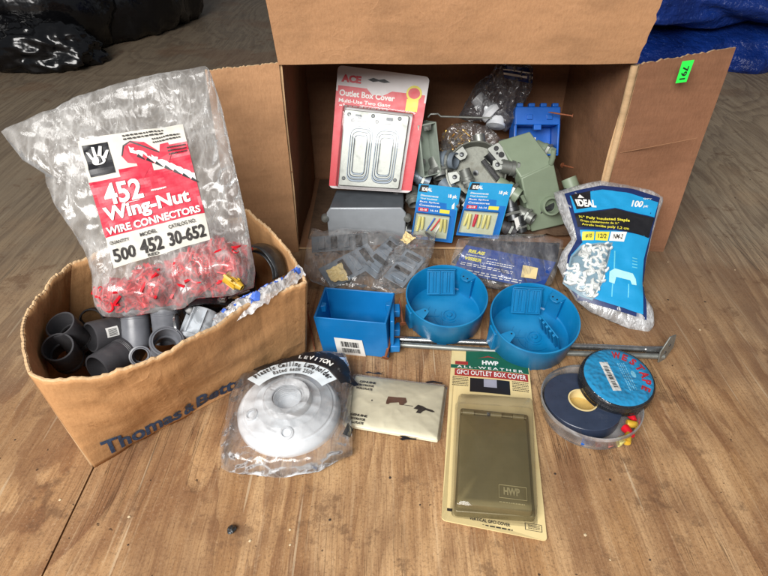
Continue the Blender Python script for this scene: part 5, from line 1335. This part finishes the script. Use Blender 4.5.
plate_part(onbag(ML, 350, 266, .003, 32), M_GREY, 'grey slotted metal plate in the middle of the large clear bag', .085, .040)
plate_part(onbag(ML, 384, 258, .004, 48), M_GREY, 'grey slotted metal plate at the right of the large clear bag', .070, .036)
plate_part(onbag(ML, 340, 243, .001, 5), M_GREYD, 'darker metal plate at the back of the large clear bag', .085, .028)
plate_part(onbag(MR, 405, 268, .003, 55), M_GREY, 'grey slotted metal plate in the smaller clear bag', .062, .034)
def scrap(name, label, M, px, py, h, rx, ry, rot, seed, mat=None):
    c_ = hit(M, px, py, h); mb = MB()
    def fn(u, v):
        x = (u-.5)*2; y = (v-.5)*2
        e = 1+.22*noise.noise(Vector((x*1.7+seed, y*1.7, 0)))
        return (x*rx*e, y*ry*e*(1+.25*x), h+.0022*(1-2*abs(noise.noise(Vector((x*1.1+seed, y*1.3, 5)))))+.001*noise.noise(Vector((x*4, y*4, seed))))
    mb.grid(fn, 16, 14); o = mb.build(name, mat or M_CREAM, None, M=M @ T(c_.x, c_.y, 0) @ R('Z', rot), solid=.0003); return tag(o, label, 'scrap' if 'scrap' in name else 'tag')
scrap('cream_tag', 'torn cream paper tag in the front of the large clear bag', ML, 337, 274, .008, .012, .013, 20, 2)
scrap('cream_scrap', 'crumpled cream paper scrap at the top of the smaller clear bag', MR, 407, 239, .008, .009, .008, 50, 6)
# bag with blue instruction cards
tB, PBc, MBc = floorbag('card_bag', 'clear bag of blue printed cards behind the two round blue boxes', ((448, 276), (470, 284), (500, 290), (530, 292), (552, 284), (560, 262), (564, 240), (545, 235), (515, 234), (485, 236), (458, 239), (452, 258)), 0, .004, .008, .0028, 51, F_ANTI, zt=.052)
def bluecard(px, h, label, seed):
    q = [hit(MBc, *p, h) for p in px]; t = thing('printed_card', label, 'card', MBc, 'blue cards in the clear bag')
    mb = MB(); mb.prism(q, h-.0008, h); mb.build('card', simple('card_blue', lin(22, 62, 138), .45), t)
    S = Surf(q, lambda x, y: h)
    mb = MB(); S.text(mb, 'RELAIS', .06, .76, .24, .88, .0004, .05); S.text(mb, 'VISSER', .05, .50, .25, .62, .0004, .05); mb.build('yellow_lettering', M_YEL, t)
    mb = MB(); S.text(mb, 'electrical parts', .05, .65, .40, .71, .0004, .02); S.smalltext(mb, .04, .30, .62, .42, .0004, 2, seed); S.smalltext(mb, .04, .05, .75, .2, .0004, 2, seed+1); S.smalltext(mb, .3, .48, .6, .62, .0004, 2, seed+2); mb.build('white_lettering', M_WHITE, t)
    return t
bluecard(((452, 272), (542, 290), (556, 262), (466, 245)), .006, 'blue card with yellow words lying in front in the clear bag', 5)
mb = MB(); q = [hit(MBc, *p, .009) for p in ((521, 277), (536, 279), (538, 268), (523, 265))]; mb.prism(q, .0082, .0092); o = mb.build('cream_label', M_CREAM, None, M=MBc); tag(o, 'small cream label on the blue card in the clear bag', 'label')
t = MB(); q = [hit(MBc, *p, .003) for p in ((452, 262), (500, 284), (556, 268), (560, 243), (470, 240))]; t.prism(q, .001, .003); o = t.build('dark_sheet', simple('dark_sheet', lin(50, 52, 62), .5), None, M=MBc); tag(o, 'dark grey sheet under and behind the blue card in the clear bag', 'sheet')

# ================================================================ BACKGROUND: bin bags, tarp
def blob(name, label, cat, c, rad, mat, seed, n=90, amp=.16, tie=None):
    mb = MB(); m = n//2
    def fn(u, v):
        th_ = 2*PI*u; ph = PI*v; d = Vector((math.sin(ph)*math.cos(th_), math.sin(ph)*math.sin(th_), math.cos(ph)))
        k_ = 1+amp*noise.noise(d*1.6+Vector((seed, 0, 0)))+amp*.8*(1-2*abs(noise.noise(d*3.4+Vector((0, seed, 0)))))*.5+amp*.35*(1-2*abs(noise.noise(d*8+Vector((0, seed, 4)))))*.5
        p = Vector((d.x*rad[0], d.y*rad[1], d.z*rad[2]))*k_
        p.z = max(p.z, -c[2]+.002+.004*abs(noise.noise(d*9)))
        return p
    mb.grid(fn, n, m); o = mb.build(name, mat, None, M=T(*c)); o.data.shade_smooth(); return tag(o, label, cat)
blob('bin_bag', 'shiny black plastic bag in the top left corner', 'bag', (-1.34, 2.12, .18), (.44, .38, .34), M_BAGBLK, 1)
blob('bin_bag', 'glossy black plastic bag with a pointed end, right of the corner one', 'bag', (-1.00, 2.36, .17), (.27, .34, .34), M_BAGBLK, 5.5)
blob('black_bundle', 'small dark crumpled bundle sticking out below the corner bag', 'bundle', (-1.02, 1.80, .05), (.15, .09, .08), M_BAGBLK, 9, amp=.35)
# tarp: a heap of thick folded layers
mb = MB()
prof = [(1.72, 0.0), (1.69, .03), (1.70, .07), (1.76, .095), (1.80, .11), (1.72, .115), (1.66, .14), (1.66, .19), (1.72, .225), (1.80, .235), (1.76, .25), (1.70, .28), (1.70, .34), (1.80, .38), (2.0, .40), (2.3, .41), (2.5, .3), (2.55, 0)]
def tfn(u, v):
    k_ = v*(len(prof)-1); i = min(int(k_), len(prof)-2); f_ = k_-i; y = prof[i][0]*(1-f_)+prof[i+1][0]*f_; z = prof[i][1]*(1-f_)+prof[i+1][1]*f_
    x = .30+1.75*u; e = min(1, min(u, 1-u)*6)
    d = Vector((x*2.2, y*2, z*6)); n1 = noise.noise(d); n2 = 1-2*abs(noise.noise(d*2.3+Vector((3, 3, 3)))); n3 = noise.noise(d*7)
    y += .07*n1+.035*n2+.008*n3+.12*(x-1.0)**2*.5; z = max(.001, z*(1+.18*noise.noise(Vector((x*2.5, z*3, 7))))*(.5+.5*e)+.012*n2*(z > .01)+.004*n3*(z > .01))
    return (x, y, z)
mb.grid(tfn, 130, 110); o = mb.build('folded_tarp', M_TARP, None); 
o.data.shade_smooth(); tag(o, 'heap of folded blue woven tarpaulin behind the big box at the top right', 'tarpaulin')
blob('tarp_shadow_lump', 'dark crumpled lump standing in for the shadow beside the blue tarpaulin', 'bag', (1.52, 1.95, .10), (.26, .16, .14), M_BAGBLK, 14, amp=.2)  # dark lump put where the tarpaulin's shadow lies

# ================================================================ debris on the floor
r = random.Random(21)
def chip(px, py, s_, mat, label, name, flat=.5, group=None):
    mb = MB(); c = G(px, py, 0)
    def fn(u, v):
        th_ = 2*PI*u; ph = PI*v; d = Vector((math.sin(ph)*math.cos(th_), math.sin(ph)*math.sin(th_), math.cos(ph)*flat)); return d*s_*(1+.5*noise.noise(d*2+Vector((px, py, 0))))+Vector((0, 0, s_*flat*.8))
    mb.grid(fn, 12, 7); o = mb.build(name, mat, None, M=c_t(c)); tag(o, label, 'debris', group); return o
def c_t(c): return T(c.x, c.y, 0) @ R('Z', r.uniform(0, 360))
chip(232, 531, .0042, M_DSTEEL, 'small dark grey pebble on the plywood at the bottom left', 'pebble', .9)
M_CHIP = simple('pale_chip', lin(205, 185, 150), .7)
for (px, py) in ((250, 541), (290, 545), (129, 517), (290, 530), (735, 270), (700, 118), (712, 112), (690, 175), (745, 165), (60, 500), (700, 330), (668, 262), (610, 560), (716, 88), (585, 535)):
    chip(px, py, r.uniform(.0007, .0016), M_CHIP, 'tiny pale wood chip lying on the plywood floor', 'wood_chip', .3, 'pale wood chips on the floor')
M_CHIPD = simple('dark_chip', lin(60, 46, 36), .8)
for (px, py) in ((705, 302), (555, 474), (700, 160), (677, 222), (420, 505), (20, 275), (390, 478), (330, 520), (610, 480), (735, 198), (128, 545), (668, 300), (650, 560), (15, 440), (30, 330), (590, 455)):
    chip(px, py, r.uniform(.0007, .0015), M_CHIPD, 'tiny dark speck of dirt lying on the plywood floor', 'dirt_speck', .4, 'dark specks on the floor')

# ---------------------------------------------------------------- countable little pieces each get an object of their own
def split_islands(o):
    me = o.data; n = len(me.vertices); par = list(range(n))
    def find(i):
        while par[i] != i: par[i] = par[par[i]]; i = par[i]
        return i
    for e in me.edges:
        a_, b_ = find(e.vertices[0]), find(e.vertices[1])
        if a_ != b_: par[a_] = b_
    groups = {}
    for i in range(n): groups.setdefault(find(i), []).append(i)
    if len(groups) < 2 or len(groups) > 12: return
    gs = list(groups.values()); base = o.name.split('.')[0]
    for k_, g in enumerate(gs):
        bm_ = bmesh.new(); bm_.from_mesh(me); keep = set(g); bm_.verts.ensure_lookup_table()
        bmesh.ops.delete(bm_, geom=[v for v in bm_.verts if v.index not in keep], context='VERTS')
        m_ = me.copy(); bm_.to_mesh(m_); bm_.free()
        if k_ == 0: first = m_
        else:
            c = o.copy(); c.data = m_; c.name = base; COL.objects.link(c)
    o.data = first
for o in list(SC.objects):
    if o.type == 'MESH' and o.parent is not None and o.name.split('.')[0] in ('screw_ear', 'screw_column', 'lug', 'screw', 'hole', 'screw_hole', 'mounting_foot', 'screw_boss', 'wrap_print', 'rivet', 'screw_post', 'nail_guide', 'yellow_tab', 'rib', 'outlet_ring'):
        split_islands(o)
